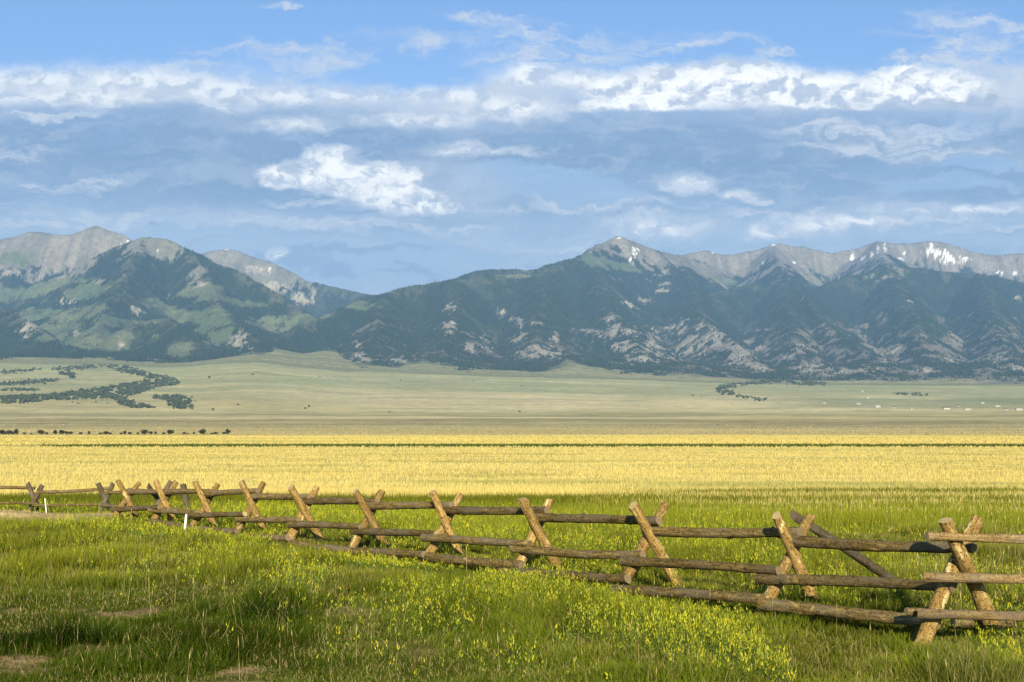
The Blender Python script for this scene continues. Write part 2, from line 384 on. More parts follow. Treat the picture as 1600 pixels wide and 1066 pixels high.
def terrain(x, y, mountains=True):
    R = np.hypot(x, y)
    Rd = np.where(y > 0.3 * np.abs(x), y, R)             # depth is what sets the photo row
    P = 800 + F * np.where(y > 0, np.clip(x / np.maximum(y, 1e-3), -.9, .9), np.sign(x) * .9)
    z = floor_z(Rd, P)
    # relief of the plain
    z = z + (fbm(x / 3.1, y / 3.1, 5, 3) - .5) * 0.16 * sst(R, 0, 8) * (R < 400)
    z = z + (0.22 + .16 * (fbm(x / .9, y / .9, 87, 3) - .5)) * np.exp(-(((x + 15.0) / 4.2) ** 2 + ((y - 37) / 2.6) ** 2)) - .12 * np.exp(-(((x + 17) / 6) ** 2 + ((y - 46.5) / 4) ** 2))
    z = z + (fbm(x / 260., y / 260., 9, 4) - .5) * 14 * sst(R, 1300, 3500)
    if not mountains: return z, R, P
    zm = np.full(x.shape, -1e9)
    wx = (fbm(x / 520., y / 520., 31, 4) - .5) * 420
    wy = (fbm(x / 520. + 40, y / 520., 33, 4) - .5) * 420
    sel = R > 5600
    X, Y, FZ = x[sel], y[sel], z[sel]
    WX, WY = wx[sel], wy[sel]
    best = np.full(X.shape, -1e9); bdist = np.full(X.shape, 1e9)
    for ri, (pl, slope, carve, lam) in enumerate(RIDGES):
        bh = np.full(X.shape, -1e9); bmin = np.full(X.shape, 1e9)
        od = pl[-1][:2] - pl[0][:2]; od = od / np.hypot(*od)
        ss = X * od[0] + Y * od[1]; st_ = -X * od[1] + Y * od[0]
        g1 = 1 - np.abs(vn((ss + WX * .9) / lam, st_ / 1800., 100 + ri) * 2 - 1)
        g2 = 1 - np.abs(vn((ss + WY * .7) / (lam * .36), st_ / 700., 200 + ri) * 2 - 1)
        cut = carve * (g1 ** 1.5) * 1.9
        for i in range(len(pl) - 1):
            a, b = pl[i], pl[i + 1]
            ab = b[:2] - a[:2]; L = math.hypot(*ab)
            t = np.clip(((X - a[0]) * ab[0] + (Y - a[1]) * ab[1]) / (L * L), 0, 1)
            dx, dy = X - (a[0] + t * ab[0]), Y - (a[1] + t * ab[1])
            dd = np.sqrt(dx * dx + dy * dy)
            hr = a[2] + (b[2] - a[2]) * t
            h = hr - slope * dd * (1.12 - 0.00006 * np.minimum(dd, 3000))
            h = h - cut * sst(dd, 20, 750) - carve * .6 * g2 * sst(dd, 10, 350)
            bmin = np.minimum(bmin, dd)
            bh = np.maximum(bh, h)
        bdist = np.minimum(bdist, bmin); best = np.maximum(best, bh)
    det = (fbm(X / 170., Y / 170., 51, 5, .55) - .5) * 85 * sst(best - FZ, 0, 300) * (.42 + .58 * sst(bdist, 30, 300))
    rid = (1 - np.abs(fbm(X / 330., Y / 330., 61, 4) * 2 - 1)) * 46 * sst(best - FZ, 40, 400) * sst(bdist, 30, 350)
    best = best + det - rid
    k = 26.0
    mx = np.maximum(best, FZ); mn = np.minimum(best, FZ)
    out = mx + k * np.log1p(np.exp(-np.clip((mx - mn) / k, 0, 50)))- k*np.exp(-np.clip((mx-mn)/k,0,50))*0
    fade = sst(R[sel], 5600, 6100)
    z2 = z.copy(); z2[sel] = FZ * (1 - fade) + out * fade
    rel = np.zeros(x.shape); rel[sel] = np.clip(best - FZ, -200, 3000) * fade
    return z2, R, P, rel

def terr_z(x, y):
    return terrain(np.asarray(x, float), np.asarray(y, float), False)[0]

# azimuth columns: fine ahead, coarse elsewhere
AZF = np.linspace(-25.5, 25.5, 1240)
AZS = np.concatenate([np.linspace(-180, -27, 52), AZF, np.linspace(27, 180, 52)])
AZM = np.concatenate([np.linspace(-40, -26, 30), AZF, np.linspace(26, 40, 30)])

def polar(azs, rs):
    a = np.radians(azs)[None, :]; r = np.asarray(rs)[:, None]
    # rings are constant depth ahead and bend into circles further round
    k = np.where(np.abs(a) < math.radians(40), 1 / np.cos(np.clip(a, -math.radians(40), math.radians(40))), 1 / math.cos(math.radians(40)))
    x = (r * k) * np.sin(a); y = (r * k) * np.cos(a)
    return x, y

def grid_quads(nr, nc):
    i = np.arange(nr - 1)[:, None] * nc + np.arange(nc - 1)[None, :]
    i = i.ravel()
    return np.stack([i, i + 1, i + 1 + nc, i + nc], 1)

# ---- materials for terrain (albedo painted per vertex = what grows or lies there; detail from noise)
def terrain_mat(name, scales, amt, bump=None, rough=0.95):
    m, g, p, nt = mat_new(name)
    at = g.n('ShaderNodeAttribute', attribute_name='Col').outputs[0]
    pos = g.n('ShaderNodeNewGeometry').outputs[0]
    c = at
    for s, a in zip(scales, amt):
        f = g.noise(pos, s, 4, 0.6)
        k = g.ramp(f, 0.3, 0.7, 1 - a, 1 + a)
        c = g.v('MULTIPLY', c, g.xyz(k, k, k))
    nt.links.new(c, p.inputs['Base Color'])
    p.inputs['Roughness'].default_value = rough
    p.inputs['Specular IOR Level'].default_value = 0.0
    if bump:
        b = g.n('ShaderNodeBump'); b.inputs['Distance'].default_value = bump[1]; b.inputs['Strength'].default_value = bump[2]
        nt.links.new(g.noise(pos, bump[0], 5, 0.65), b.inputs['Height']); nt.links.new(b.outputs[0], p.inputs['Normal'])
    return m

M_GROUND = terrain_mat('soil_and_thatch', (0.7, 6.0, 30.0), (0.25, 0.3, 0.3), (12.0, 0.05, 0.8))
M_FIELD = terrain_mat('ripe_grass_field', (0.05, 0.5, 3.0), (0.10, 0.14, 0.16), (1.6, 0.5, 0.8))
M_VALLEY = terrain_mat('valley_pasture', (0.004, 0.03), (0.10, 0.14))
M_MOUNT = terrain_mat('mountain_side', (0.02, 0.08), (0.14, 0.22), (0.035, 14.0, 0.9))

def mixc(c, m, col):
    return c * (1 - m[..., None]) + np.array(col) * m[..., None]

GREEN_SOIL = (0.11, 0.125, 0.02)
YEL = (0.70, 0.55, 0.17)

def field_edge(x, y):
    """0 = green meadow, 1 = ripe yellow grass; swales of green run through the edge on the right"""
    d = y
    e = 63 + (fbm(x / 9., y / 30., 71, 3) - .5) * 5 - 0.0 * x
    f = sst(d, e - 1.2, e + 2.2)
    right = sst(x / np.maximum(y, 1) * F + 800, 850, 1150)
    e2 = 51
    pale = sst(d, 51, 52.5) * (1 - sst(d, 55, 57.5)) * right          # pale streak in the green
    pale2 = sst(d, 41.5, 43) * (1 - sst(d, 47.5, 50)) * sst(x / np.maximum(y, 1) * F + 800, 800, 1300) * .6
    dw = d + (fbm(x / 14., y / 20., 73, 3) - .5) * 5
    grn = sst(dw, 66, 67.5) * (1 - sst(dw, 71.5, 73)) * right           # the long dark stripe
    f = np.where(d < 66, np.maximum(f * (1 - right) , 0), f)
    f = np.maximum(f, np.where((d >= 57) & (d < 66.5), sst(d, 57, 63) * right * .55, 0))
    f = np.maximum(f, pale * .45)
    f = np.maximum(f, pale2 * .35)
    f = f * (1 - grn * .95)
    return np.clip(f, 0, 1)

def make_terrain():
    # meadow near the camera
    rs = np.concatenate([[0.02, 0.5, 2, 4, 6, 8, 9.5], np.geomspace(10.5, 62, 230)])
    x, y = polar(AZS, rs); z, R, P = terrain(x, y, False)
    c = np.zeros(x.shape + (3,)) + np.array(GREEN_SOIL)
    f = field_edge(x, y)
    c = mixc(c, f, (0.46, 0.40, 0.10))
    dirt = sst(fbm(x / 1.3, y / 1.3, 81, 4), .63, .70) * (1 - sst(x, -4, 2)) * (1 - sst(y, 17, 20))
    mound = np.exp(-(((x + 15.5) / 4.6) ** 4 + ((y - 37.5) / 3.6) ** 2)) 
    c = mixc(c, np.clip(dirt, 0, 1) * .85, (0.30, 0.20, 0.10))
    c = mixc(c, sst(mound + (fbm(x / .8, y / .8, 85, 3) - .5) * .5, .3, .6), (0.56, 0.40, 0.19))
    V = np.stack([x, y, z], -1).reshape(-1, 3)
    o = link(bpy.data.objects.new('ground', mesh_np('ground', V, grid_quads(*x.shape), colors=c.reshape(-1, 3), mat=M_GROUND)))
    tag(o, kind='structure')
    # ripe field
    rs = np.geomspace(62, 1000, 260)
    x, y = polar(AZS, rs); z, R, P = terrain(x, y, False)
    f = field_edge(x, y)
    c = np.zeros(x.shape + (3,)) + np.array((0.13, 0.15, 0.03))
    tone = fbm(x / 60., y / 14., 91, 4)
    yel = mixc(np.zeros(x.shape + (3,)) + np.array(YEL), sst(tone, .42, .58), (0.64, 0.54, 0.19))
    yel = mixc(yel, sst(fbm(x / 25., y / 5., 93, 4), .58, .68) * .7, (0.34, 0.34, 0.10))
    yel = mixc(yel, sst(fbm(x / 140., y / 45., 97, 3), .54, .68) * .35, (0.54, 0.48, 0.14))
    yel = mixc(yel, sst(y, 250, 900) * .30, (0.64, 0.54, 0.19))
    c = c * (1 - f[..., None]) + yel * f[..., None]
    yel = yel
    strip = sst(y, 318, 330) * (1 - sst(y, 372, 392)) * sst(P + 300 * (fbm(x / 80., y / 40., 95, 2) - .5), 20, 160)
    c = mixc(c, strip * .9, (0.10, 0.14, 0.03))
    s2 = sst(y, 520, 560) * (1 - sst(y, 600, 660)) * sst(P, 900, 1200)
    c = mixc(c, s2 * .4, (0.2, 0.22, 0.05))
    V = np.stack([x, y, z], -1).reshape(-1, 3)
    o = link(bpy.data.objects.new('field', mesh_np('field', V, grid_quads(*x.shape), colors=c.reshape(-1, 3), mat=M_FIELD)))
    tag(o, kind='structure')
    # valley and benches
    rs = np.concatenate([np.geomspace(1000, 5600, 330)])
    x, y = polar(AZS, rs); z, R, P = terrain(x, y, False)
    c = valley_color(x, y, z, P)
    V = np.stack([x, y, z], -1).reshape(-1, 3)
    o = link(bpy.data.objects.new('valley', mesh_np('valley', V, grid_quads(*x.shape), colors=c.reshape(-1, 3), mat=M_VALLEY)))
    tag(o, kind='structure')
    # mountains
    rs = np.concatenate([np.geomspace(5600, 8000, 150)[:-1], np.geomspace(8000, 14200, 280)])
    x, y = polar(AZM, rs); z, R, P, rel = terrain(x, y, True)
    c, forest = mountain_color(x, y, z, P, R, rel)
    V = np.stack([x, y, z], -1).reshape(-1, 3)
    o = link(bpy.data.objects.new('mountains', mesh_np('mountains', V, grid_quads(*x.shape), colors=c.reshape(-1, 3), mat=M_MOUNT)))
    tag(o, kind='structure')
    return x, y, z, forest

def valley_color(x, y, z, P):
    c = np.zeros(x.shape + (3,)) + np.array((0.50, 0.42, 0.185))
    w = (fbm(x / 500., y / 160., 111, 4) - .5)
    d = y * (1 + w * .05)
    c = mixc(c, sst(d, 3200, 4400), (0.39, 0.375, 0.175))
    c = mixc(c, sst(P + (d - 3000) * .25, 450, 900) * (1 - sst(P, 1350, 1650)) * sst(d, 2850, 3100) * (1 - sst(d, 4000, 4500)) * .75, (0.66, 0.55, 0.29))
    c = mixc(c, (1 - sst(d, 1500, 1750)), (0.56, 0.46, 0.19))
    # dark tan bench face and the pale line above it
    c = mixc(c, sst(d, 1550, 1750) * (1 - sst(d, 2150, 2240)) * .9, (0.33, 0.27, 0.12))
    c = mixc(c, sst(d, 2230, 2270) * (1 - sst(d, 2330, 2380)) * (1 - sst(P, 900, 1300)), (0.66, 0.55, 0.30))
    c = mixc(c, sst(d, 2380, 2450) * (1 - sst(d, 2700, 2850)) * .8, (0.36, 0.31, 0.14))
    st = fbm(x / 900., y / 70., 113, 4)
    c = mixc(c, sst(st, .52, .66) * .45, (0.58, 0.50, 0.24))
    c = mixc(c, sst(1 - st, .55, .72) * .35, (0.27, 0.30, 0.13))
    rg = sst(P, 1150, 1350) * sst(d, 3300, 3500) * (1 - sst(d, 4000, 4300))
    c = mixc(c, rg * .5, (0.15, 0.20, 0.09))
    return c

# patches on the mountains: photo point -> first hit on the relief -> a world-space ellipsoid
CLIFF = [(700, 482, 7, 9), (705, 510, 9, 10), (742, 523, 13, 5), (735, 545, 6, 9), (760, 540, 9, 9), (783, 488, 4, 6), (800, 500, 5, 5), (812, 507, 4, 11), (806, 530, 13, 9), (837, 506, 8, 4),
         (898, 518, 6, 4), (917, 518, 7, 4), (868, 528, 5, 8), (962, 520, 20, 13), (958, 498, 9, 8), (975, 542, 15, 10), (1010, 525, 17, 15), (1030, 545, 18, 14), (1000, 560, 24, 9),
         (1055, 560, 14, 12), (570, 560, 18, 7), (620, 562, 14, 8), (560, 540, 5, 6), (845, 553, 30, 12), (1058, 512, 9, 16), (1085, 540, 12, 18), (1100, 520, 8, 14), (1120, 527, 10, 16), (1140, 545, 13, 14),
         (1160, 560, 17, 15), (1190, 572, 13, 9), (1187, 546, 9, 6), (1165, 536, 8, 3), (1255, 544, 9, 7), (1232, 558, 10, 4), (1370, 552, 18, 7), (1392, 565, 18, 7), (1402, 548, 8, 8), (1350, 575, 20, 8), (1270, 575, 25, 9),
         (1310, 580, 20, 8), (1490, 565, 14, 8), (1560, 560, 14, 8), (1580, 575, 16, 8), (1440, 578, 14, 6), (1250, 470, 3, 3), (1423, 470, 5, 4), (1380, 497, 6, 4), (1590, 465, 6, 3), (1190, 517, 12, 2),
         (150, 440, 11, 4), (104, 474, 10, 9), (44, 515, 12, 8), (190, 541, 5, 6), (372, 532, 10, 14), (392, 545, 6, 8), (215, 487, 8, 6), (230, 562, 14, 2), (120, 520, 4, 5), (310, 445, 12, 5), (190, 431, 6, 2),
         (20, 428, 16, 4), (430, 452, 18, 8), (470, 470, 14, 8), (400, 425, 16, 6), (985, 480, 9, 3), (1040, 455, 12, 3), (1005, 470, 6, 6)]
MEADOW = [(55, 452, 60, 9), (25, 463, 34, 10), (140, 458, 24, 12), (60, 496, 26, 12), (120, 492, 34, 15), (95, 516, 38, 10), (200, 507, 52, 7), (150, 532, 52, 13), (308, 457, 34, 8), (360, 470, 38, 6),
          (250, 480, 22, 5), (330, 498, 22, 20), (298, 496, 26, 9), (345, 522, 16, 18), (282, 550, 14, 16), (452, 505, 40, 7), (412, 512, 22, 5), (507, 552, 12, 18), (470, 560, 40, 8), (540, 572, 30, 8),
          (270, 492, 14, 5), (885, 575, 18, 12), (660, 573, 24, 8), (25, 408, 26, 9), (930, 408, 24, 9), (975, 420, 18, 6), (800, 430, 26, 4), (560, 478, 17, 6), (1130, 440, 14, 5), (240, 470, 14, 4), (420, 556, 34, 7)]
SNOW = [(1470, 398, 17, 6), (1492, 407, 20, 6), (1456, 396, 12, 4), (1481, 410, 9, 7), (1382, 388, 3, 11), (1371, 390, 3, 12), (1362, 399, 3, 9), (1349, 405, 4, 4), (1408, 406, 5, 5), (1414, 398, 3, 5), (991, 398, 3.5, 9), (997, 391, 6, 3),
        (966, 374, 3, 2), (1240, 412, 3, 4), (1208, 383, 4, 1.6), (1331, 405, 3, 5), (196, 378, 6, 2), (186, 384, 5, 1.6), (247, 393, 3, 4), (356, 391, 4, 2), (1585, 430, 3, 4), (1562, 426, 5, 2), (170, 405, 2.5, 1.6), (421, 419, 2, 3),
        (1455, 384, 3, 4), (1192, 411, 2, 3), (985, 410, 2, 6), (1113, 395, 2, 3)]

def mountain_color(x, y, z, P, R, rel):
    row = HOR - F * z / y
    vis = np.minimum.accumulate(row, 0)                      # silhouette of nearer ground, per column
    def mask(lst, nz_scale, nz_amt, seed, hard=.25, gy=.8):
        m = np.zeros(x.shape)
        nz = (fbm(x / nz_scale, z / (nz_scale * gy) + y / (nz_scale * 3), seed, 4, .6) - .5) * nz_amt
        Pc = P[0]
        for (px, py, rx, ry) in lst:
            j = int(np.argmin(np.abs(Pc - px)))
            i = np.argmax(row[:, j] <= py)
            if row[i, j] > py + 1: continue
            cx, cy, cz = x[i, j], y[i, j], z[i, j]
            ax, az_ = rx / F * cy, ry / F * cy
            w = int(rx * 1.8 + 12); a, b = max(0, np.searchsorted(Pc, px - w * 1.3)), np.searchsorted(Pc, px + w * 1.3)
            sl = (slice(None), slice(a, b))
            d = np.sqrt(((x[sl] - cx * y[sl] / cy) / ax) ** 2 + ((z[sl] - cz) / az_) ** 2 + ((y[sl] - cy) / (900 + 5 * az_)) ** 2) + nz[sl]
            m[sl] = np.maximum(m[sl], 1 - sst(d, 1 - hard, 1 + hard))
        return m
    n1 = fbm(x / 90., y / 90., 131, 4, .6); n2 = fbm(x / 420., y / 420., 133, 4); n3 = fbm(x / 34., y / 60., 137, 3, .6)
    def blur(a, k, ax):
        pad = [(0, 0), (0, 0)]; pad[ax] = (k + 1, k)
        cs = np.cumsum(np.pad(a, pad, mode='edge'), ax)
        sl1 = [slice(None)] * 2; sl2 = [slice(None)] * 2
        sl1[ax] = slice(2 * k + 1, None); sl2[ax] = slice(0, -(2 * k + 1))
        return (cs[tuple(sl1)] - cs[tuple(sl2)]) / (2 * k + 1)
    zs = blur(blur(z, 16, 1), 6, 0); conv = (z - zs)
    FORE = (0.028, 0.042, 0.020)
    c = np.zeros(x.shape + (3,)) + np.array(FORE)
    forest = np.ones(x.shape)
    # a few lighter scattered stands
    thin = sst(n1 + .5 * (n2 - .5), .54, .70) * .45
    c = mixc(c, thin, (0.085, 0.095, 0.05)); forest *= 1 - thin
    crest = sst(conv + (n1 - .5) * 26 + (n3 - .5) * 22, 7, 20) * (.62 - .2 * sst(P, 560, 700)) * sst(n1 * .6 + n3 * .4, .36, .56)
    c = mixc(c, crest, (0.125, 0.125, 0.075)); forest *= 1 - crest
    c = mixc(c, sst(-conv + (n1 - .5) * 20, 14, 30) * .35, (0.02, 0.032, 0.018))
    # lower edge: grass of the fans
    edge = np.interp(P, [-400, 0, 130, 270, 330, 400, 430, 500, 560, 620, 660, 720, 850, 885, 930, 1000, 1200, 1270, 1400, 1600, 1800],
                     [6020, 6020, 6020, 6060, 6020, 6150, 6500, 6750, 6150, 6060, 6380, 6060, 5980, 6420, 6300, 6060, 5960, 5960, 6060, 6020, 6050])
    fan = 1 - sst(y + (n1 - .5) * 500 + (n2 - .5) * 700 + (n3 - .5) * 160, edge - 40, edge + 60)
    # rocky speckled belt low on the right
    belt = sst(P, 1010, 1080) * (1 - sst(rel + (n2 - .5) * 340, 160, 380))
    sp = sst(n1 * .5 + n3 * .5, .47, .58) * belt
    beltL = sst(P, 480, 560) * (1 - sst(P, 900, 980)) * (1 - sst(rel + (n2 - .5) * 260, 60, 240))
    sp = np.maximum(sp, sst(n1 * .5 + n3 * .5, .52, .62) * beltL * .7)
    c = mixc(c, sp * .75, (0.26, 0.22, 0.165))
    forest *= 1 - sp
    # above the tree line
    tl = np.interp(P, [-500, 0, 220, 330, 420, 560, 850, 1000, 1250, 1700, 2400], [1180, 1200, 1290, 1330, 1340, 1500, 1420, 1380, 1400, 1450, 1450])
    al = sst(z + (n2 - .5) * 620 + (n1 - .5) * 480 + (n3 - .5) * 320, tl - 30, tl + 60)
    rk = np.zeros(x.shape + (3,)) + np.array((0.215, 0.20, 0.165))
    gully = fbm(x / 55., (y + z) / 800., 141, 4, .6)
    rk = mixc(rk, sst(fbm(x / 160., y / 160., 143, 3), .5, .62) * .45, (0.24, 0.19, 0.15))
    rk = mixc(rk, sst(gully, .5, .7) * .6, (0.30, 0.27, 0.215))
    rk = mixc(rk, sst(1 - gully, .5, .68) * .5, (0.14, 0.14, 0.115))
    rk = mixc(rk, sst(n2, .5, .65) * .35 * (1 - sst(z, tl + 120, tl + 360)), (0.17, 0.19, 0.11))
    c = c * (1 - al[..., None]) + rk * al[..., None]
    forest *= 1 - al
    me = mask([(a, b, c_ * 1.4, d_ * 1.45) for a, b, c_, d_ in MEADOW], 70., 1.5, 151, .14)
    mc = mixc(np.zeros(x.shape + (3,)) + np.array((0.115, 0.145, 0.068)), sst(n2, .4, .7) * .6, (0.17, 0.175, 0.09))
    mtree = sst(n1, .62, .70)
    me = me * (1 - mtree * .8)
    c = c * (1 - me[..., None]) + mc * me[..., None]; forest *= 1 - me
    cl = mask([(a, b, c_ * (1.45 if 950 < a < 1200 else 1.2), d_ * 1.25) for a, b, c_, d_ in CLIFF], 30., 2.6, 153, .2) * sst(n3 * .6 + n1 * .4, .40, .50)
    clc = mixc(np.zeros(x.shape + (3,)) + np.array((0.43, 0.385, 0.29)), sst(n3, .45, .7) * .8, (0.24, 0.21, 0.165))
    c = c * (1 - cl[..., None]) + clc * cl[..., None]; forest *= 1 - cl
    fanc = valley_color(x, y, z, P) * 0.72
    fan = fan * (1 - sst(y, 8600, 9000))
    c = c * (1 - fan[..., None]) + fanc * fan[..., None]; forest *= 1 - fan
    sn = mask(SNOW, 20., 2.4, 157, .12, 2.6)
    sn = sn * sst(fbm(x / 26. + z / 70., y / 900., 159, 3, .6), .30, .42)
    c = mixc(c, sn, (0.84, 0.83, 0.80))
    visible = row <= vis + 0.6
    return c, forest * visible * (np.abs(P - 800) < 900)

MX, MY, MZ, MFOREST = make_terrain()

# ---- conifers that stand out of the forested slopes: nobody could count them
def foliage_mat(name, tl=0.16):
    m, g, p, nt = mat_new(name)
    at = g.n('ShaderNodeAttribute', attribute_name='Col').outputs[0]
    nt.links.new(at, p.inputs['Base Color'])
    p.inputs['Roughness'].default_value = 0.7
    p.inputs['Specular IOR Level'].default_value = 0.0
    tr = g.n('ShaderNodeBsdfTranslucent'); nt.links.new(at, tr.inputs[0])
    mx = g.n('ShaderNodeMixShader'); mx.inputs[0].default_value = tl
    nt.links.new(p.outputs[0], mx.inputs[1]); nt.links.new(tr.outputs[0], mx.inputs[2])
    nt.links.new(mx.outputs[0], nt.nodes['Material Output'].inputs[0])
    return m
M_LEAF = foliage_mat('foliage')
M_GRASS = foliage_mat('grass_blade', 0.2)
M_STRAW = foliage_mat('straw', 0.36)

def conifers(rng, px, py_, pz, h, w, col, name, label):
    n = len(px)
    k = 5
    a = rng.random((n, 1)) * 6.28 + np.arange(k)[None] * (2 * math.pi / k)
    bx = px[:, None] + np.cos(a) * w[:, None]; by = py_[:, None] + np.sin(a) * w[:, None]
    bz = np.repeat((pz - h * .05)[:, None], k, 1)
    V = np.concatenate([np.stack([bx, by, bz], -1), np.stack([px, py_, pz + h], -1)[:, None]], 1).reshape(-1, 3)
    b = np.arange(n)[:, None] * (k + 1)
    T = np.stack([np.stack([b[:, 0] + i, b[:, 0] + (i + 1) % k, b[:, 0] + k], 1) for i in range(k)], 1).reshape(-1, 3)
    cc = np.repeat(col[:, None], k + 1, 1).reshape(-1, 3)
    o = link(bpy.data.objects.new(name, mesh_np(name, V, tris=T, colors=cc, mat=M_LEAF, smooth=False)))
    tag(o, label, 'forest', kind='stuff')

def make_forest():
    rng = np.random.default_rng(5)
    w = (MFOREST[:-1, :-1]).ravel().astype(float)
    area = (MY[1:, :-1] - MY[:-1, :-1]).ravel() * MY[:-1, :-1].ravel()
    w = np.where(w > .18, area * w ** 1.5, 0.0); w /= w.sum()
    n = 90000
    idx = rng.choice(len(w), n, p=w)
    i, j = idx // (MX.shape[1] - 1), idx % (MX.shape[1] - 1)
    u, v = rng.random(n), rng.random(n)
    def bl(A): return (A[i, j] * (1 - u) + A[i + 1, j] * u) * (1 - v) + (A[i, j + 1] * (1 - u) + A[i + 1, j + 1] * u) * v
    x, y, z = bl(MX), bl(MY), bl(MZ)
    h = rng.uniform(7, 15, n); ww = h * rng.uniform(.2, .34, n)
    t = rng.random((n, 1)) ** 1.5
    col = np.array((0.018, 0.030, 0.014)) * (1 - t) + np.array((0.055, 0.072, 0.032)) * t
    conifers(rng, x, y, z, h, ww, col, 'forest', 'dark conifer forest covering the lower mountain slopes')
make_forest()

# ------------------------------------------------------------------ photo helpers
def ray_ground(px, py, r0=8, r1=6000):
    rs = np.geomspace(r0, r1, 1600)
    x = (px - 800) / F * rs
    z = terr_z(x, rs)
    row = HOR - F * z / rs
    i = np.argmax(row <= py)
    return float(x[i]), float(rs[i]), float(z[i])

# ------------------------------------------------------------------ valley woodland, shrubs and farm buildings
def leaf_cloud(rng, n, rad, size):
    """n leaf clumps (quads) spread through an uneven crown, local coords, crown centre at origin"""
    d = rng.normal(size=(n, 3)); d /= np.linalg.norm(d, axis=1)[:, None]
    r = rng.random(n) ** .45
    lob = 0.8 + 0.35 * np.sin(d[:, 0] * 3.1 + rad[0]) * np.cos(d[:, 1] * 2.7 + rad[1] * 3) + 0.2 * rng.random(n)
    c = d * (r * lob)[:, None] * np.array(rad)
    a = rng.normal(size=(n, 3)); a /= np.linalg.norm(a, axis=1)[:, None]
    b = np.cross(a, rng.normal(size=(n, 3))); b /= np.linalg.norm(b, axis=1)[:, None]
    s = size * rng.uniform(.6, 1.4, (n, 1))
    V = np.stack([c - a * s - b * s * .6, c + a * s - b * s * .6, c + a * s + b * s * .6, c - a * s + b * s * .6], 1).reshape(-1, 3)
    Q = np.arange(n * 4).reshape(-1, 4)
    return V, Q

M_BARK, _g, _p, _nt = mat_new('bark')
_c = _g.cr(_g.noise(None, 8.0, 5), [(0.3, (0.06, 0.045, 0.03, 1)), (0.7, (0.16, 0.12, 0.08, 1))])
_nt.links.new(_c, _p.inputs['Base Color']); _p.inputs['Roughness'].default_value = 0.9

def tube(pts, rads, k=7):
    pts = np.asarray(pts, float); n = len(pts)
    V = []
    for i in range(n):
        t = pts[min(i + 1, n - 1)] - pts[max(i - 1, 0)]; t /= np.linalg.norm(t)
        u = np.cross(t, (0.3, 1, 0.1)); u /= np.linalg.norm(u); w = np.cross(t, u)
        for j in range(k):
            a = 2 * math.pi * j / k
            V.append(pts[i] + rads[i] * (math.cos(a) * u + math.sin(a) * w))
    Q = [(i * k + j, i * k + (j + 1) % k, (i + 1) * k + (j + 1) % k, (i + 1) * k + j) for i in range(n - 1) for j in range(k)]
    return np.array(V), np.array(Q)

def join(parts):
    V, Q, off = [], [], 0
    for v, q in parts:
        V.append(v); Q.append(q + off); off += len(v)
    return np.concatenate(V), np.concatenate(Q)

def make_shelterbelt():
    rng = np.random.default_rng(11)
    protos = []
    for k in range(5):
        wd, ht = [(2.6, 1.7), (1.9, 1.5), (3.4, 2.1), (1.5, 1.2), (2.2, 2.4)][k]
        V, Q = leaf_cloud(rng, 420, (wd, wd * .9, ht), 0.30)
        V[:, 2] += ht * .95 + .5
        col = np.array((0.055, 0.058, 0.025)) * rng.uniform(.5, 1.6, (len(V) // 4, 1)).repeat(4, 0)
        crown = mesh_np('crown', V, Q, colors=col, mat=M_LEAF, smooth=False)
        tk = [tube([(0, 0, -.3), (rng.normal() * .1, 0, .7), (rng.normal() * .4, rng.normal() * .3, ht * 1.2)], [.22, .16, .06])]
        for b in range(4):
            a = b * 1.57 + rng.random()
            tk.append(tube([(0, 0, .5), (math.cos(a) * wd * .35, math.sin(a) * wd * .35, ht * .8), (math.cos(a) * wd * .7, math.sin(a) * wd * .7, ht * 1.2)], [.1, .07, .03], 5))
        tv, tq = join(tk)
        protos.append((crown, mesh_np('trunk', tv, tq, mat=M_BARK)))
    xs = [(3, 1.0), (8, .9), (14, 1.0), (20, .8), (25, .9), (38, .5), (49, .45), (64, .9), (73, .75), (86, .85), (97, 1.0), (105, .9), (110, .6), (126, .8), (139, .6), (157, .6), (166, 1.0), (172, .5),
          (189, .7), (195, .6), (203, .7), (215, .55), (226, .9), (236, .9), (243, .5), (256, .55), (266, 1.3), (288, .5), (294, .45), (303, .45), (316, 1.1), (331, .6), (337, .6), (350, .8), (356, .9)]
    ends = {0: 'leftmost in the row', len(xs) - 1: 'rightmost in the row'}
    for i, (px, s) in enumerate(xs):
        d = 1003.0
        x = (px - 800) / F * d
        z = float(terr_z(np.array([x]), np.array([d]))[0])
        r = empty('tree', (x, d, z))
        r.rotation_euler[2] = rng.random() * 6.28
        sc = s * rng.uniform(.85, 1.05); r.scale = (sc * 1.25, sc * 1.25, sc * rng.uniform(.75, 1.05))
        size = 'small' if s < .65 else ('large' if s > .95 else 'mid-sized')
        if i == 0: lab = 'dark bushy tree at the far left end of the field row'
        elif i == len(xs) - 1: lab = 'dark bushy tree closing the right end of the field row'
        elif px == 266: lab = 'broadest dark tree of the row at the far field edge'
        elif px == 316: lab = 'domed tree standing in a gap right of the broadest one'
        else: lab = f'{size} dark bushy tree in the row at the far edge of the yellow field'
        tag(r, lab, 'tree', 'row of bushy trees at the far edge of the yellow field')
        cr, tk = protos[i % 5]
        link(bpy.data.objects.new('crown', cr), r); link(bpy.data.objects.new('trunk', tk), r)
make_shelterbelt()

def in_poly(px, py, poly):
    inside = np.zeros(px.shape, bool); n = len(poly)
    for i in range(n):
        x0, y0 = poly[i]; x1, y1 = poly[(i + 1) % n]
        c = ((y0 > py) != (y1 > py)) & (px < (x1 - x0) * (py - y0) / (y1 - y0 + 1e-9) + x0)
        inside ^= c
    return inside

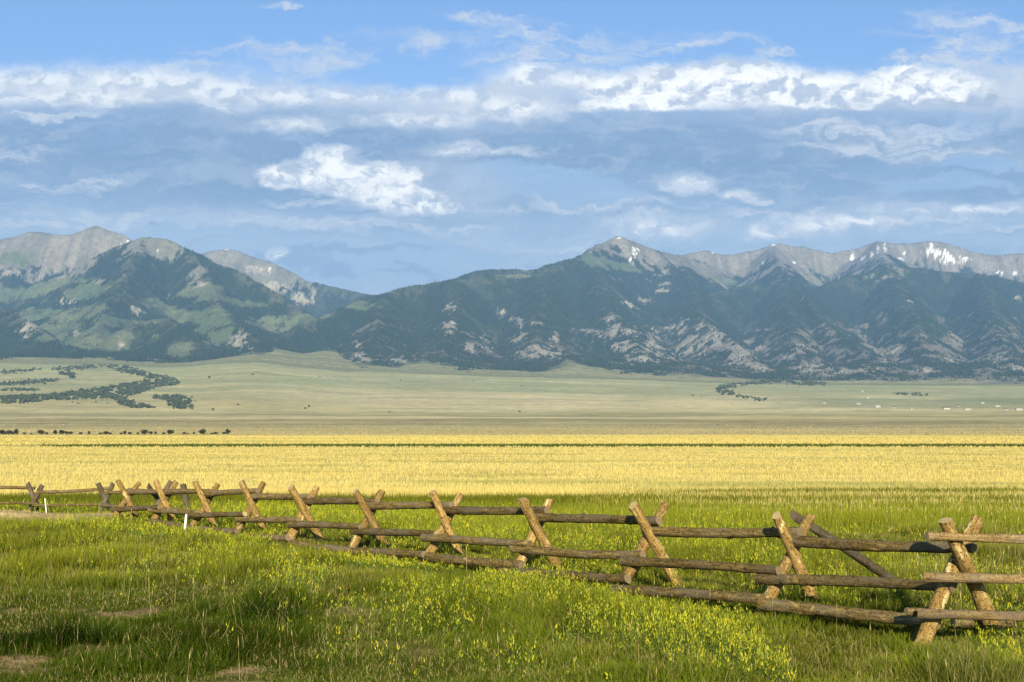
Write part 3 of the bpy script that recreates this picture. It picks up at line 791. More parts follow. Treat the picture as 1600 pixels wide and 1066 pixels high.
def make_woodland():
    rng = np.random.default_rng(21)
    polys = [[(-40, 623), (0, 621), (60, 619), (110, 614), (150, 609), (190, 602), (225, 598), (240, 590), (215, 586), (180, 577), (172, 571), (192, 572), (215, 580), (245, 588), (265, 592), (280, 599), (262, 602),
              (240, 604), (222, 612), (200, 617), (185, 622), (205, 630), (238, 638), (215, 638), (195, 632), (178, 622), (140, 622), (90, 624), (40, 628), (-40, 631)],
             [(262, 622), (290, 628), (302, 639), (285, 640), (265, 632)], [(235, 621), (262, 618), (290, 622), (300, 630), (270, 626)],
             [(80, 577), (110, 574), (145, 571), (170, 572), (120, 577), (85, 581)], [(92, 583), (105, 581), (118, 588), (112, 592), (95, 590)],
             [(-40, 601), (30, 598), (90, 593), (92, 595), (40, 600), (-40, 604)], [(-40, 582), (20, 580), (70, 576), (70, 578), (20, 583), (-40, 585)],
             [(-40, 609), (60, 608), (70, 610), (-40, 612)],
             [(1122, 604), (1140, 602), (1180, 597), (1225, 592), (1225, 596), (1160, 602), (1130, 608)], [(1118, 606), (1132, 610), (1148, 617), (1140, 618), (1122, 611)],
             [(1225, 592), (1250, 595), (1290, 601), (1280, 604), (1240, 600)], [(1395, 614), (1450, 617), (1450, 619), (1395, 616)], [(1150, 617), (1200, 626), (1195, 628), (1150, 620)]]
    dens = [1.0, .9, .8, .6, .8, .45, .4, .3, .8, .8, .8, .4, .15]
    X, Y, Z, S = [], [], [], []
    # table of terrain rows per depth so photo areas fall on real ground
    rs = np.geomspace(2600, 6400, 500)
    for poly, dn in zip(polys, dens):
        p = np.array(poly); lo, hi = p.min(0), p.max(0)
        ar = (hi - lo).prod(); n = int(ar * 3.0 * dn) + 10
        qx = rng.uniform(lo[0], hi[0], n); qy = rng.uniform(lo[1], hi[1], n)
        k = in_poly(qx + rng.normal(size=n) * 4, qy + rng.normal(size=n) * 1.3, poly) & (fbm(qx / 7., qy / 2.5, 301, 3) > .42); qx, qy = qx[k], qy[k]
        for a, b in zip(qx, qy):
            xx = (a - 800) / F * rs
            X.append(a); Y.append(b)
    X, Y = np.array(X), np.array(Y)
    gx = np.linspace(-60, 1660, 260)
    xx = (gx[None] - 800) / F * rs[:, None]
    zz = terrain(xx, np.repeat(rs[:, None], 260, 1), False)[0]
    row = HOR - F * zz / rs[:, None]
    PX, PY, PZ = [], [], []
    for a, b in zip(X, Y):
        j = int(np.clip(round((a + 60) / (1720 / 259)), 0, 259))
        i = int(np.argmax(row[:, j] <= b))
        if row[i, j] > b: continue
        PX.append((a - 800) / F * rs[i]); PY.append(rs[i]); PZ.append(zz[i, j])
    # loose single dots
    P3 = np.array([PX, PY, PZ]).T
    n = len(P3)
    h = rng.uniform(2.6, 5.2, n)
    m = 12
    d = rng.normal(size=(n, m, 3)); d /= np.linalg.norm(d, axis=2)[..., None]
    cc = P3[:, None] + d * (h[:, None, None] * np.array((.55, .55, .42))) + np.array((0, 0, 1)) * (h * .5)[:, None, None]
    a = rng.normal(size=(n, m, 3)); a /= np.linalg.norm(a, axis=2)[..., None]
    b = np.cross(a, rng.normal(size=(n, m, 3))); b /= np.linalg.norm(b, axis=2)[..., None]
    s = (h * .34)[:, None, None]
    V = np.stack([cc - a * s - b * s, cc + a * s - b * s, cc + a * s + b * s, cc - a * s + b * s], 2).reshape(-1, 3)
    col = (np.array((0.09, 0.11, 0.055)) * rng.uniform(.4, 1.5, (n, 1))).repeat(m * 4, 0)
    o = link(bpy.data.objects.new('woodland', mesh_np('woodland', V, np.arange(len(V)).reshape(-1, 4), colors=col, mat=M_LEAF, smooth=False)))
    tag(o, 'dark woodland winding along the creek on the valley floor', 'woodland', kind='stuff')
    # single trees standing in the valley
    dots = [(327, 590), (395, 585), (343, 591), (372, 632), (333, 640), (626, 594), (500, 588), (523, 588), (483, 635), (477, 638), (608, 643), (812, 643), (113, 628), (122, 630), (150, 628), (168, 630), (233, 632), (305, 626),
            (1083, 618), (1096, 619), (1128, 610), (1155, 616), (1194, 625), (1122, 663), (740, 595), (815, 603)]
    V, Q = leaf_cloud(rng, 120, (4.2, 4.2, 3.6), .9); V[:, 2] += 4.4
    crown = mesh_np('crown', V, Q, colors=(np.array((0.075, 0.09, 0.045)) * rng.uniform(.7, 1.4, (len(V) // 4, 1))).repeat(4, 0), mat=M_LEAF, smooth=False)
    tv, tq = tube([(0, 0, -.5), (0.1, 0, 2), (0, .2, 5)], [.5, .35, .12])
    trunk = mesh_np('trunk', tv, tq, mat=M_BARK)
    for i, (px, py) in enumerate(dots):
        x, yy, z = ray_ground(px, py + 1.5, 1100, 6000)
        r = empty('valley_tree', (x, yy, z)); s = rng.uniform(.45, .8) * (1.5 if px in (395, 626, 327) else 1) * (.55 if yy < 2500 else 1); r.scale = (s, s, s)
        if px == 626: lab = 'single dark round tree alone on the fan below the mountains'
        elif px == 1122: lab = 'faint lone tree on the brown bench at the right'
        elif px < 450: lab = 'dark tree dotted on the pasture near the left creek woodland'
        elif px < 1000: lab = 'dark tree dotted on the open middle of the valley floor'
        else: lab = 'dark tree dotted along the right-hand creek below the mountains'
        g_ = 'trees dotted over the left pasture' if px < 450 else ('trees dotted over the middle valley' if px < 1000 else 'trees dotted over the right valley')
        tag(r, lab, 'tree', g_)
        link(bpy.data.objects.new('crown', crown), r); link(bpy.data.objects.new('trunk', trunk), r)
make_woodland()

def simple_mat(name, c, rough=.7, var=.15, scale=6.0):
    m, g, p, nt = mat_new(name)
    k = g.ramp(g.noise(None, scale, 5), .3, .7, 1 - var, 1 + var)
    nt.links.new(g.v('MULTIPLY', c, g.xyz(k, k, k)), p.inputs['Base Color'])
    p.inputs['Roughness'].default_value = rough
    return m
M_WALLW = simple_mat('white_siding', (0.50, 0.48, 0.42)); M_WALLT = simple_mat('tan_siding', (0.5, 0.42, 0.3))
M_ROOFW = simple_mat('pale_metal_roof', (0.50, 0.50, 0.48), .5); M_ROOFD = simple_mat('dark_shingle_roof', (0.10, 0.09, 0.09)); M_ROOFR = simple_mat('rust_roof', (0.28, 0.12, 0.07))
M_DARKG = simple_mat('window_glass', (0.03, 0.035, 0.04), .15)

def house(px, py, w, dp, h, rh, wall, roof, rot, label, cat='farm building'):
    x, yy, z = ray_ground(px, py, 2600, 6000)
    w, dp, h, rh = w * .62, dp * .65, max(2.8, h * .65), rh * .7
    r = empty('farm_building', (x, yy, z)); r.rotation_euler[2] = rot
    tag(r, label, cat, 'farm buildings on the right-hand valley floor')
    a, b = w / 2, dp / 2
    V = [(-a, -b, -1), (a, -b, -1), (a, b, -1), (-a, b, -1), (-a, -b, h), (a, -b, h), (a, b, h), (-a, b, h), (-a, 0, h + rh), (a, 0, h + rh)]
    link(bpy.data.objects.new('wall', mesh_np('wall', V, [(0, 1, 5, 4), (2, 3, 7, 6)], tris=[(1, 2, 6), (1, 6, 5), (5, 6, 9), (0, 4, 3), (3, 4, 7), (4, 8, 7)], mat=wall, smooth=False)), r)
    o = .5; t = .25
    def pt(xx, yv, zz): return (xx, yv, zz)
    k = rh / b
    RV = []
    for sx in (-a - o, a + o):
        RV += [(sx, -b - o, h - o * k), (sx, 0, h + rh), (sx, b + o, h - o * k), (sx, b + o, h - o * k + t), (sx, 0, h + rh + t), (sx, -b - o, h - o * k + t)]
    RV = [(p_[0], p_[1], p_[2] + .03) for p_ in RV]
    RQ = [(0, 6, 7, 1), (1, 7, 8, 2), (3, 9, 10, 4), (4, 10, 11, 5), (5, 11, 6, 0), (2, 8, 9, 3), (0, 1, 4, 5), (1, 2, 3, 4), (6, 11, 10, 7), (7, 10, 9, 8)]
    link(bpy.data.objects.new('roof', mesh_np('roof', RV, RQ, mat=roof, smooth=False)), r)
    for q in range(2 if w > 10 else 1):
        cx = (q - .5) * w * .5 if w > 10 else -a * .4
        WV = []
        for sy in (-b - .12, -b + .02):
            WV += [(cx - 1, sy, 1.0), (cx + 1, sy, 1.0), (cx + 1, sy, 2.3), (cx - 1, sy, 2.3)]
        WQ = [(0, 1, 2, 3), (4, 7, 6, 5), (0, 4, 5, 1), (1, 5, 6, 2), (2, 6, 7, 3), (3, 7, 4, 0)]
        link(bpy.data.objects.new('window', mesh_np('window', WV, WQ, mat=M_DARKG, smooth=False)), r)
    dx = a * .55
    DV = []
    for sy in (-b - .1, -b + .02):
        DV += [(dx - .7, sy, 0), (dx + .7, sy, 0), (dx + .7, sy, 2.2), (dx - .7, sy, 2.2)]
    link(bpy.data.objects.new('door', mesh_np('door', DV, [(0, 1, 2, 3), (4, 7, 6, 5), (0, 4, 5, 1), (1, 5, 6, 2), (2, 6, 7, 3), (3, 7, 4, 0)], mat=M_ROOFR, smooth=False)), r)

house(1347, 613, 12, 9, 4, 2.5, M_WALLW, M_ROOFW, .2, 'small white house highest on the fan, left of its grey neighbour')
house(1353, 614, 8, 7, 3, 2, M_WALLT, M_ROOFD, -.2, 'low tan shed just right of the highest white house')
house(1356, 623, 13, 9, 5, 3, M_WALLW, M_ROOFW, .5, 'white gabled house standing alone below the two highest buildings')
house(1288, 631, 11, 8, 3, 1.5, M_WALLW, M_ROOFW, .0, 'low pale shed farthest left of the farm buildings')
house(1341, 632, 22, 9, 3, 1.5, M_WALLT, M_ROOFW, .1, 'long low tan barn with pale roof left of the bright white house')
house(1371, 637, 22, 12, 5, 3.5, M_WALLW, M_ROOFW, .3, 'brightest white farmhouse with wide pale roof in mid-valley')
house(1397, 638, 12, 8, 3, 2, M_WALLW, M_ROOFD, -.3, 'small white house with dark roof right of the brightest farmhouse')
house(1424, 640, 9, 8, 3, 2, M_WALLW, M_ROOFW, .2, 'tiny white shed between the dark-roofed house and the big barn')
house(1479, 640, 26, 15, 7, 3.5, M_WALLW, M_ROOFD, -.1, 'big barn with white front and dark green roof')
house(1498, 635, 12, 8, 3, 2, M_WALLT, M_ROOFD, .4, 'small dark-roofed house behind the big white-fronted barn')
house(1512, 641, 22, 9, 3, 1.5, M_WALLW, M_ROOFW, .0, 'long low white shed just right of the big barn')
house(1535, 631, 14, 8, 3, 2, M_WALLW, M_ROOFW, .1, 'white house set up the slope behind the right-hand sheds')
house(1559, 636, 20, 9, 3, 2, M_WALLW, M_ROOFW, -.2, 'pale shed in the upper row near the right edge')
house(1572, 641, 14, 9, 4, 2, M_WALLW, M_ROOFR, .3, 'white cottage with rust roof near the right edge')
house(1592, 641, 24, 10, 4, 2, M_WALLW, M_ROOFW, .0, 'long white building at the right edge of the photo')

# ------------------------------------------------------------------ the pole fence
def wood_mat(name, cols, peel, pc, dark=0.35, rough=.85):
    m, g, p, nt = mat_new(name)
    tc = g.n('ShaderNodeTexCoord').outputs['Object']
    oi = g.n('ShaderNodeObjectInfo').outputs['Random']
    off = g.xyz(g.m('MULTIPLY', oi, 37.0), g.m('MULTIPLY', oi, 91.0), g.m('MULTIPLY', oi, 13.0))
    q = g.v('ADD', tc, off)
    ql = g.v('ADD', g.v('MULTIPLY', tc, (1, 1, .12)), off)
    n1 = g.noise(ql, 30.0, 7, .72)
    n2 = g.noise(g.v('ADD', g.v('MULTIPLY', tc, (1, 1, .35)), off), 7.0, 4, .6, .6)
    n3 = g.noise(q, 26.0, 4, .7)
    c = g.cr(n1, cols)
    c = g.mix(g.ramp(n2, peel, peel + .10), c, pc)
    c = g.mix(g.ramp(n3, .54, .62, 0, dark), c, (0.035, 0.022, 0.012, 1))
    n4 = g.noise(q, 70.0, 3, .7); k4 = g.ramp(n4, .35, .65, .6, 1.35); c = g.v('MULTIPLY', c, g.xyz(k4, k4, k4))
    if dark < .84: c = g.mix(g.ramp(g.noise(g.v('ADD', g.v('MULTIPLY', tc, (1, 1, .5)), off), 3.5, 4), .42, .66, 0, .55), c, (0.20, 0.175, 0.13, 1))
    k = g.m('ADD', g.m('MULTIPLY', oi, .5), .72)
    c = g.v('MULTIPLY', c, g.xyz(k, k, k))
    nt.links.new(c, p.inputs['Base Color']); p.inputs['Roughness'].default_value = rough; p.inputs['Specular IOR Level'].default_value = .06
    b = g.n('ShaderNodeBump'); b.inputs['Distance'].default_value = .02; b.inputs['Strength'].default_value = 1.0
    h = g.m('ADD', n1, g.m('MULTIPLY', n3, .6))
    nt.links.new(h, b.inputs['Height']); nt.links.new(b.outputs[0], p.inputs['Normal'])
    return m
M_LEG = wood_mat('peeled_log', [(0.32, (0.13, 0.078, 0.024, 1)), (0.48, (0.32, 0.20, 0.062, 1)), (0.68, (0.50, 0.365, 0.145, 1))], .58, (0.72, 0.56, 0.25, 1), .85)
M_RAIL = wood_mat('weathered_bark_rail', [(0.34, (0.070, 0.048, 0.020, 1)), (0.48, (0.165, 0.115, 0.040, 1)), (0.64, (0.30, 0.22, 0.082, 1))], .60, (0.42, 0.29, 0.11, 1), .8)
M_NEW = wood_mat('fresh_pole', [(0.32, (0.12, 0.075, 0.03, 1)), (0.5, (0.27, 0.185, 0.08, 1)), (0.68, (0.38, 0.28, 0.13, 1))], .62, (0.48, 0.38, 0.20, 1), .6)
M_OLD = wood_mat('old_grey_post', [(0.34, (0.05, 0.037, 0.022, 1)), (0.5, (0.12, 0.092, 0.055, 1)), (0.7, (0.22, 0.175, 0.11, 1))], .66, (0.32, 0.25, 0.15, 1), .6)
def cut_mat(name, a, b_):
    m, g, p, nt = mat_new(name)
    tc = g.n('ShaderNodeTexCoord').outputs['Object']
    s = g.v('MULTIPLY', tc, (1, 1, 0))
    r = g.m('SINE', g.m('MULTIPLY', g.m('ADD', g.v('LENGTH', s), g.m('MULTIPLY', g.noise(tc, 18.0, 3), .012)), 900.0))
    c = g.mix(g.ramp(r, -1, 1), a, b_)
    c = g.mix(g.ramp(g.noise(tc, 30.0, 4), .5, .7, 0, .6), c, (0.16, 0.10, 0.05, 1))
    nt.links.new(c, p.inputs['Base Color']); p.inputs['Roughness'].default_value = .8
    return m
M_CUT = cut_mat('sawn_end', (0.52, 0.40, 0.19, 1), (0.34, 0.24, 0.10, 1))
M_CUTD = cut_mat('weathered_sawn_end', (0.26, 0.19, 0.10, 1), (0.14, 0.10, 0.05, 1))

def log_obj(name, parent, p0, p1, r0, r1, mat, cut, seed, bend=.012, knots=6, k=18, rings=34):
    p0, p1 = Vector(p0), Vector(p1)
    L = (p1 - p0).length
    rng = np.random.default_rng(seed)
    t = np.linspace(0, 1, rings); a = np.linspace(0, 2 * math.pi, k, endpoint=False)
    T, A = np.meshgrid(t, a, indexing='ij')
    r = r0 + (r1 - r0) * T
    zz = T * L
    sx = rng.random() * 50
    r = r * (1 + (fbm(np.cos(A) * 1.2 + sx, zz * 1.8 + np.sin(A) * 1.2, seed, 3) - .5) * .30)
    r = r * (1 + (fbm(np.cos(A) * 5 + sx, zz * 9 + np.sin(A) * 5, seed + 3, 2) - .5) * .16)
    for i in range(knots):
        kt, ka = rng.random(), rng.random() * 6.28
        dA = np.angle(np.exp(1j * (A - ka)))
        r = r + r0 * .32 * np.exp(-((zz - kt * L) / .035) ** 2 - (dA / .35) ** 2)
    bx = bend * L * np.sin(T * math.pi * rng.uniform(.8, 1.3)) * rng.normal() + .5 * bend * L * np.sin(T * 7 + rng.random() * 6) * .4
    by = bend * L * np.sin(T * math.pi) * rng.normal() * .6
    # ragged, not quite square ends
    tilt = rng.normal(size=2) * .25
    ze = zz + np.where(T < .5, 1, 1) * 0
    V = np.stack([r * np.cos(A) + bx, r * np.sin(A) + by, ze], -1)
    V[0, :, 2] += V[0, :, 0] * tilt[0]; V[-1, :, 2] += V[-1, :, 1] * tilt[1]
    V = V.reshape(-1, 3)
    i0 = np.arange(rings - 1)[:, None] * k + np.arange(k)[None]; i1 = np.arange(rings - 1)[:, None] * k + (np.arange(k)[None] + 1) % k
    Q = np.stack([i0, i1, i1 + k, i0 + k], -1).reshape(-1, 4)
    nv = len(V)
    V = np.concatenate([V, V[:k].mean(0)[None], V[-k:].mean(0)[None]])
    # separate cap rims so the ends stay crisp
    V = np.concatenate([V, V[:k], V[nv - k:nv]])
    c0 = nv + 2; c1 = c0 + k
    T0 = [(nv, c0 + (j + 1) % k, c0 + j) for j in range(k)]; T1 = [(nv + 1, c1 + j, c1 + (j + 1) % k) for j in range(k)]
    me = mesh_np(name, V, Q, tris=np.array(T0 + T1), mats=[mat, cut], midx=[0] * len(Q) + [1] * (2 * k))
    o = bpy.data.objects.new(name, me)
    link(o, parent)
    q = (p1 - p0).to_track_quat('Z', 'Y')
    mw = Matrix.Translation(p0) @ q.to_matrix().to_4x4()
    o.matrix_local = (parent.matrix_basis.inverted() @ mw) if parent is not None else mw
    return o

FD = np.array((1.63, -2.20)); FD /= np.linalg.norm(FD)      # along the fence, towards the right and near
EX = np.array((-FD[1], FD[0]))                              # across the fence, right and away
def centre(k): return np.array((3.67 - 1.63 * k, 17.0 + 2.2 * k))
def on_plane(px, py, c, dirv):
    """photo point -> point on the vertical plane through c along dirv"""
    s = (px - 800) / F
    # c + t*dir ; x = s*y
    t = (s * c[1] - c[0]) / (dirv[0] - s * dirv[1])
    x, y = c[0] + t * dirv[0], c[1] + t * dirv[1]
    return (x, y, (HOR - py) / F * y)

XS = {  # k: A top, A foot, B top, B foot
    -1: ((1467, 812), (1562, 1020), (1534, 812), (1443, 1022)),
    0: ((1206, 805), (1279, 968), (1272, 805), (1190, 966)),
    1: ((984, 789), (1062, 930), (1045, 789), (962, 942)),
    2: ((811, 779), (882, 908), (864, 780), (796, 920)),
    3: ((673, 768), (727, 892), (723, 772), (662, 888)),
    4: ((552, 767), (606, 868), (600, 767), (546, 868)),
    5: ((452, 761), (505, 857), (498, 761), (450, 850)),
    6: ((375, 752), (417, 842), (414, 754), (368, 838)),
    7: ((302.5, 752), (336, 830), (342, 756), (295, 835)),
    8: ((241, 750), (273, 820), (277, 753), (233, 828)),
    9: ((182, 750), (214, 814), (219, 754), (172, 820)),
}
fence = empty('log_fence', (centre(4)[0], centre(4)[1], -2.45))
tag(fence, 'long log fence on crossed legs, running from the right foreground back to the left', 'fence')
NA = np.array((FD[0], FD[1], 0.0))
for k, (at_, af, bt, bf) in XS.items():
    c = centre(k)
    A0, A1, B0, B1 = [np.array(on_plane(*q, c, EX)) for q in (at_, af, bt, bf)]
    ra = .080 * (0.92 + 0.16 * ((k * 37 % 11) / 11))
    A0 = A0 + NA * ra * .95; A1 = A1 + NA * ra * .95; B0 = B0 - NA * ra * .8; B1 = B1 - NA * ra * .8
    log_obj('leg', fence, A1, A0, ra * 1.15, ra * .90, M_LEG, M_CUT, 300 + k * 7 + 9, .011, 9)
    log_obj('leg', fence, B1, B0, ra * 1.22, ra * .86, M_LEG, M_CUT, 400 + k * 7 + 9, .011, 9)

def rail(pa, pb, u, r0, r1, seed, mat=M_RAIL, cut=M_CUTD, parent=None, cpt=None, dirv=None, name='rail', bend=.009):
    c = centre(0) + EX * u if cpt is None else cpt
    dv = FD if dirv is None else dirv
    a, b = on_plane(*pa, c, dv), on_plane(*pb, c, dv)
    return log_obj(name, parent or fence, a, b, r0, r1, mat, cut, seed, bend, 9, 16, 60)

TOP = [((1235, 845), (1522, 856)), ((1008, 829), (1250, 831)), ((833, 808), (1031, 814)), ((694, 797), (854, 798)), ((572, 791), (706, 789)), ((470, 784), (588, 784)), ((389, 776), (484, 777)), ((312, 774), (404, 767)),
       ((250, 770), (333, 769)), ((196, 769), (268, 768))]
for i, (a, b) in enumerate(TOP):
    rail(a, b, .03 if i % 2 else -.01, .080, .064, 500 + i)
MID = [((1186, 904), (1494, 917)), ((972, 877), (1217, 892)), ((801, 856), (1004, 867)), ((661, 840), (827, 850)), ((550, 830), (682, 834)), ((452, 820), (563, 823)), ((371, 811), (467, 812)), ((295, 806), (383, 803)),
       ((234, 797), (309, 801)), ((177, 797), (248, 793))]
for i, (a, b) in enumerate(MID):
    rail(a, b, -.32 - (.03 if i % 2 else 0), .076, .060, 520 + i, cut=M_CUT if i in (4, 7) else M_CUTD)
BOT = [((1190, 944), (1465, 973)), ((958, 921), (1192, 936)), ((785, 892), (981, 905)), ((668, 870), (812, 883)), ((550, 862), (664, 867)), ((455, 850), (548, 860)), ((365, 838), (450, 841)), ((296, 826), (370, 831)), ((236, 815), (300, 825))]
for i, (a, b) in enumerate(BOT):
    rail(a, b, -.60 - (.04 if i % 2 else 0), .082, .068, 540 + i)

# newer poles joining at the right-hand buck
f2 = empty('pole_fence', (6.5, 14.5, -2.5))
tag(f2, 'newer honey-coloured pole fence leaving the last crossed legs at the right edge', 'fence')
XD = np.array((1.0, 0.0))
def rail2(pa, pb, depth, r0, r1, seed, **kw):
    return rail(pa, pb, 0, r0, r1, seed, mat=kw.get('mat', M_NEW), cut=kw.get('cut', M_CUT), parent=f2, cpt=np.array((5.0, depth)), dirv=XD)
rail2((1448, 838), (1880, 844), 14.38, .052, .050, 601)
rail2((1443, 902), (1880, 905), 14.36, .056, .052, 602)
rail2((1434, 958), (1880, 960), 14.26, .056, .052, 603)
rail2((1416, 956), (1445, 957), 14.42, .045, .045, 604)
rail2((1490, 972), (1583, 974), 15.15, .062, .058, 605, mat=M_RAIL)
for s_, (a, b) in enumerate((((1838, 812), (1906, 1020)), ((1900, 812), (1836, 1020)))):
    c2 = np.array((7.7, 14.6)); e2 = np.array((.8, .6))
    P0, P1 = np.array(on_plane(*a, c2, e2)), np.array(on_plane(*b, c2, e2))
    o3 = np.array((.6, -.8, 0)) * (.08 if s_ == 0 else -.08)
    log_obj('leg', f2, P1 + o3, P0 + o3, .09, .078, M_LEG, M_CUT, 610 + s_)

# loose pole leaning through the fence
pole = log_obj('leaning_pole', None, (5.98, 18.65, -2.50), (3.80, 17.28, -(805 - 670) / F * 17.28), .066, .062, M_OLD, M_CUTD, 620, .006)
tag(pole, 'dark weathered pole leaning diagonally on the top rail near the right', 'pole')

# the farther stretch on the left with its gate posts
f3 = empty('far_log_fence', (-15.5, 45.5, -3.0))
tag(f3, 'farther weathered log fence at the left edge behind the near fence', 'fence')
def leg3(pa, pb, d, off, r, seed, mat=M_OLD):
    c = np.array((0., d)); 
    a, b = np.array(on_plane(*pa, c, XD)), np.array(on_plane(*pb, c, XD))
    o = np.array((0, off, 0))
    log_obj('leg', f3, b + o + np.array((0, .25 if off < 0 else -.25, 0)), a + o, r * 1.1, r, mat, M_CUTD, seed, .006, 4, 12, 20)
leg3((44.5, 755), (63, 808), 46, -.09, .085, 630); leg3((65, 758), (43, 808), 46, .09, .085, 631)
leg3((154.5, 755), (174, 806), 45.5, -.09, .085, 632); leg3((175.5, 755), (156, 806), 45.5, .09, .085, 633)
leg3((232, 758), (262, 806), 44, -.09, .08, 634); leg3((267, 752), (238, 808), 44, .09, .10, 635)
leg3((286, 757), (299, 812), 43, 0, .10, 636)
def rail3(pa, pb, d0, d1, r, seed):
    a = ((pa[0] - 800) / F * d0, d0, (HOR - pa[1]) / F * d0); b = ((pb[0] - 800) / F * d1, d1, (HOR - pb[1]) / F * d1)
    log_obj('rail', f3, a, b, r, r * .95, M_RAIL, M_CUTD, seed, .008, 5, 12, 30)
rail3((-60, 763), (54, 763), 46.2, 46.0, .06, 640); rail3((57, 769), (172, 763), 46.0, 45.5, .062, 641); rail3((165, 770), (262, 767), 45.5, 44, .06, 642)
rail3((200, 766), (292, 771), 43.6, 43.2, .085, 648)
rail3((-60, 786), (60, 787), 45.7, 45.6, .045, 643); rail3((50, 790), (168, 788), 45.6, 45.2, .048, 644); rail3((160, 790), (300, 796), 45.0, 43, .07, 645)
rail3((-60, 801), (50, 800), 45.4, 45.3, .07, 646); rail3((160, 801), (235, 806), 44.9, 43.8, .05, 647)

# marker stakes
M_WHITE = simple_mat('white_paint', (0.80, 0.79, 0.75), .5, .08, 12)
def stake(px, pyb, pyt, d, w, lean, label):
    z0 = (HOR - pyb) / F * d; h = (pyb - pyt) / F * d
    x = (px - 800) / F * d
    V = []
    lv = [(-.25, 1), (0, 1), (h * .35, 1), (h * .7, .98), (h - .03, .95), (h, .6)]
    for zz, s in lv:
        ox = lean * zz
        for a, b in ((-1, -.35), (1, -.35), (1, .35), (0, .6), (-1, .35)):
            V.append((ox + a * w / 2 * s, b * w / 2 * s, zz))
    Q = [(i * 5 + j, i * 5 + (j + 1) % 5, (i + 1) * 5 + (j + 1) % 5, (i + 1) * 5 + j) for i in range(len(lv) - 1) for j in range(5)]
    n = len(V); V.append((lean * h, 0, h + .005))
    T = [(n - 5 + j, n - 5 + (j + 1) % 5, n) for j in range(5)]
    o = link(bpy.data.objects.new('marker_stake', mesh_np('marker_stake', V, Q, tris=T, mat=M_WHITE, smooth=False)))
    o.location = (x, d, z0)
    tag(o, label, 'stake')
stake(287.5, 840, 803.5, 29.9, .048, .10, 'thin white marker stake leaning in the grass in front of the left fence rails')
stake(72, 797, 778.5, 42.5, .032, -.10, 'short white stake beyond the bare bank, beside the leftmost crossed legs')

# ------------------------------------------------------------------ grass, flowers
def blades(rng, x, y, h, w, lean, base, tip, seg2=True, zoff=-0.02):
    n = len(x); z = terr_z(x, y) + zoff
    a = rng.random(n) * 6.283
    ca, sa = np.cos(a), np.sin(a)
    la = rng.random(n) * 6.283
    lx, ly = np.cos(la) * lean * h, np.sin(la) * lean * h
    p = np.stack([x, y, z], -1)
    wv = np.stack([ca * w * .5, sa * w * .5, np.zeros(n)], -1)
    up = np.array((0, 0, 1.0))
    tipp = p + np.stack([lx, ly, h * np.sqrt(np.clip(1 - lean ** 2 * .6, .2, 1))], -1)
    if seg2:
        mid = p + np.stack([lx * .35, ly * .35, h * .55], -1)
        V = np.stack([p - wv, p + wv, mid - wv * .8, mid + wv * .8, tipp], 1)
        b = np.arange(n)[:, None] * 5
        Q = b + np.array([0, 1, 3, 2]); T = b + np.array([2, 3, 4])
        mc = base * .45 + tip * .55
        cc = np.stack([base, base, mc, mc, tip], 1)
        return V.reshape(-1, 3), Q, T, cc.reshape(-1, 3)
    V = np.stack([p - wv, p + wv, tipp], 1)
    T = np.arange(n)[:, None] * 3 + np.array([0, 1, 2])
    cc = np.stack([base, base, tip], 1)
    return V.reshape(-1, 3), np.zeros((0, 4), int), T, cc.reshape(-1, 3)

def sample_ring(rng, n, d0, d1, power, half=0.43):
    """depth with density ~ d^-power per unit area, inside the view wedge plus a margin"""
    u = rng.random(n); e = 2 - power
    d = (d0 ** e + u * (d1 ** e - d0 ** e)) ** (1 / e) if abs(e) > 1e-3 else d0 * (d1 / d0) ** u
    x = d * rng.uniform(-half, half, n)
    m = rng.random(n) < .24                                            # the meadow goes on past both edges of the photo
    side = half * d + 8 * rng.random(n) ** 1.2
    return np.where(m, np.where(rng.random(n) < .5, -side, side), x), d

def lerp(a, b, t): return np.array(a) * (1 - t[:, None]) + np.array(b) * t[:, None]

def patch(x, y): return fbm(x / 1.6, y / 2.4, 171, 4)
def patchy_zone(x, y): return (1 - sst(x + (y - 14) * .5, -3.0, 2.5)) * (1 - sst(y, 17.5, 22))

